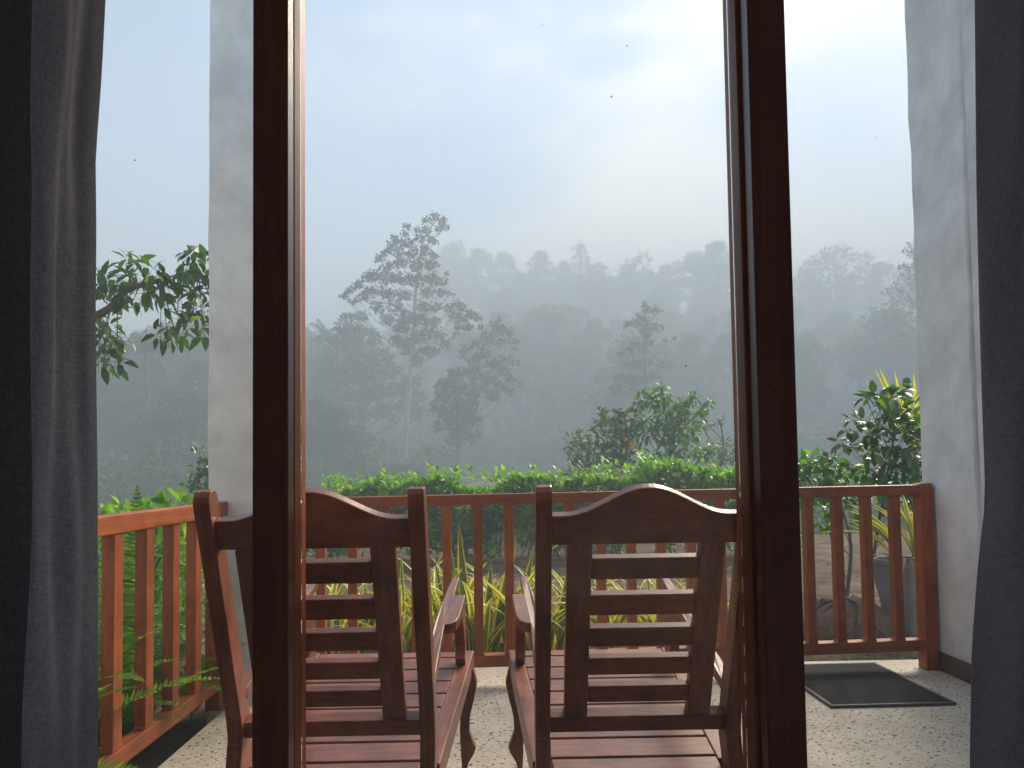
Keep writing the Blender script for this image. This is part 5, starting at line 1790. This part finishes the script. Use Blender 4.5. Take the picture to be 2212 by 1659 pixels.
# palms
def palm(x, y, h, label, seed, n=16, fl=2.2):
    r = random.Random(seed)
    z = float(ground_z(x, y)) - .1
    root = thing('palm_tree', (x, y, z), label, 'palm tree')
    b = MB()
    b.tube([(0, 0, 0), (.1, 0, h * .35), (.05, 0, h * .7), (0, 0, h)], [.17, .14, .12, .10], 7)
    b.build('trunk', M['bark'], root, smooth=True)
    for k in range(n):
        m = MB()
        p = Vector((0, 0, 0)); el = r.uniform(-.5, 1.25)
        pts = []
        for s in range(11):
            t = s / 10
            e = el - 1.5 * t ** 1.3
            d = Vector((math.cos(e), 0, math.sin(e)))
            pts.append(p.copy())
            if s > 1:
                for sd in (-1, 1):
                    for sub in (0, .5):
                        q = p - d * fl / 10 * sub
                        tip = q + Vector((0.25 * math.cos(e), sd * .55 * math.sin(math.pi * min(1, t + .1)) - 0, -0.35))
                        m.add([q, q + d * .10, tip], [(0, 1, 2)])
            p = p + d * fl / 10
        m.tube(pts, [.03 * (1 - .08 * i) for i in range(11)], 4, False)
        o = m.build('frond', M['far_leaf'], root, loc=(0, 0, h))
        o.rotation_euler = (0, 0, k * 2.4)
    return root


t = at(700, 705, 66); palm(t.x, 66, t.z - gz(t.x, 66) - .6, 'small palm tree showing above the wood left of the tallest misty tree', 4)
t = at(316, 760, 40); palm(t.x, 40, t.z - gz(t.x, 40), 'palm tree in the mist above the upright fern frond', 5, 12, 2.4)

# low bushes on the near slope
def bush_kind(seed, mat):
    r = random.Random(seed)
    pads = [(Vector((r.uniform(-1.2, 1.2), r.uniform(-1.0, 1.0), r.uniform(.3, 1.7))), r.uniform(.45, .8), .6) for _ in range(14)]
    return crown_tree('bush', '', (0, 0, 0), pads, mat, 0.24, 2.6, [(0, 0, -.4), (0, 0, .5), (.1, 0, 1.2)], 0.06, 'bark', cat='bush')


BK = [bush_kind(51, M['far_green']), bush_kind(52, M['far_green']), bush_kind(53, M['far_leaf'])]
_bu = [False] * 3
for k, (px, py, Y) in enumerate(((680, 985, 40), (725, 960, 44), (700, 1030, 34), (755, 1000, 42), (800, 965, 46), (790, 1035, 36), (840, 1000, 44), (670, 930, 46), (905, 990, 47), (940, 960, 50), (740, 920, 50), (650, 1040, 32), (600, 1000, 36), (250, 930, 36), (230, 1010, 30), (300, 980, 34), (360, 940, 38), (400, 1000, 32), (440, 930, 38), (350, 1040, 28),
                                 (1000, 965, 58), (1060, 940, 62), (1110, 950, 60), (1160, 930, 64), (1210, 945, 60), (1250, 920, 64), (1020, 1000, 52), (1090, 985, 56), (1170, 975, 55), (1230, 985, 52), (1190, 905, 70), (1120, 900, 70), (1290, 930, 58), (1740, 930, 52), (1790, 900, 60), (1850, 930, 50), (1900, 900, 60), (1740, 985, 34), (1790, 965, 38))):
    t = at(px, py, Y)
    g = gz(t.x, Y)
    h = max(1.2, t.z - g)
    kd = k % 3
    lab = 'low green bush on the misty near slope between the hedge and the wood'
    if not _bu[kd]:
        o = BK[kd]; _bu[kd] = True
        o.location = (t.x, Y, g); o['label'] = lab; o['group'] = 'bushes on the misty slope'
    else:
        o = copy_thing(BK[kd], (t.x, Y, g), lab, 'bushes on the misty slope', RT.uniform(0, 6.28))
    s = h / 2.2
    o.scale = (max(s, .8) * 1.1, max(s, .8) * 1.1, s)

# undergrowth that reads as one mass
n = 13000
uy = RNG.uniform(20, 160, n)
ux = (RNG.uniform(-120, 2330, n) - 1084) / FPX * uy
clear = (uy < 62) & (np.abs(ux + 0.4 - uy * 0.004) < 0.075 * uy * 1.0) & (uy > 24)
ux, uy = ux[~clear], uy[~clear]
n = len(ux)
us = RNG.uniform(0.35, 1.0, n) * (0.6 + uy / 90)
d = RNG.normal(size=(n, 3)); d[:, 2] += .6
_m = inst_mesh('undergrowth', clump_base(9, 5), frames(d, RNG.normal(size=(n, 3)), us), np.stack([ux, uy, ground_z(ux, uy) + 0.25 * us], 1), M['far_green'])
_o = link(bpy.data.objects.new('undergrowth', _m)); tag(_o, 'tangled green undergrowth covering the misty slope below the trees', 'undergrowth', kind='stuff')

# farmhouse in the mist
hp = at(1068, 905, 78)
hz = gz(hp.x, 78)
house = thing('farmhouse', (hp.x, 78, hz), 'low farmhouse with a dark hipped roof in the mist right of the reddish tree', 'house', rz=R(8))
hh = max(1.8, hp.z - hz)
b = MB(); b.box(-2.6, 2.6, -1.8, 1.8, -0.6, hh); b.build('wall', M['far_wall'], house)
b = MB()
e0 = [Vector(p) for p in ((-3.2, -2.4, hh), (3.2, -2.4, hh), (3.2, 2.4, hh), (-3.2, 2.4, hh))]
e1 = [p + Vector((0, 0, .12)) for p in e0]
b.add(e0 + e1 + [Vector((-1.5, 0, hh + 1.5)), Vector((1.5, 0, hh + 1.5))], [(0, 3, 2, 1), (0, 1, 5, 4), (1, 2, 6, 5), (2, 3, 7, 6), (3, 0, 4, 7), (4, 5, 9, 8), (6, 7, 8, 9), (5, 6, 9), (7, 4, 8)])
b.build('roof', M['roof_tile'], house)
for x in (-1.6, 1.5):
    b = MB(); b.box(x - .4, x + .4, -1.83, -1.8005, hh - 1.35, hh - .45); b.build('window', M['dark_hole'], house)
b = MB(); b.box(-.4, .4, -1.83, -1.8005, 0.0, hh - .3); b.build('door', M['bark'], house)
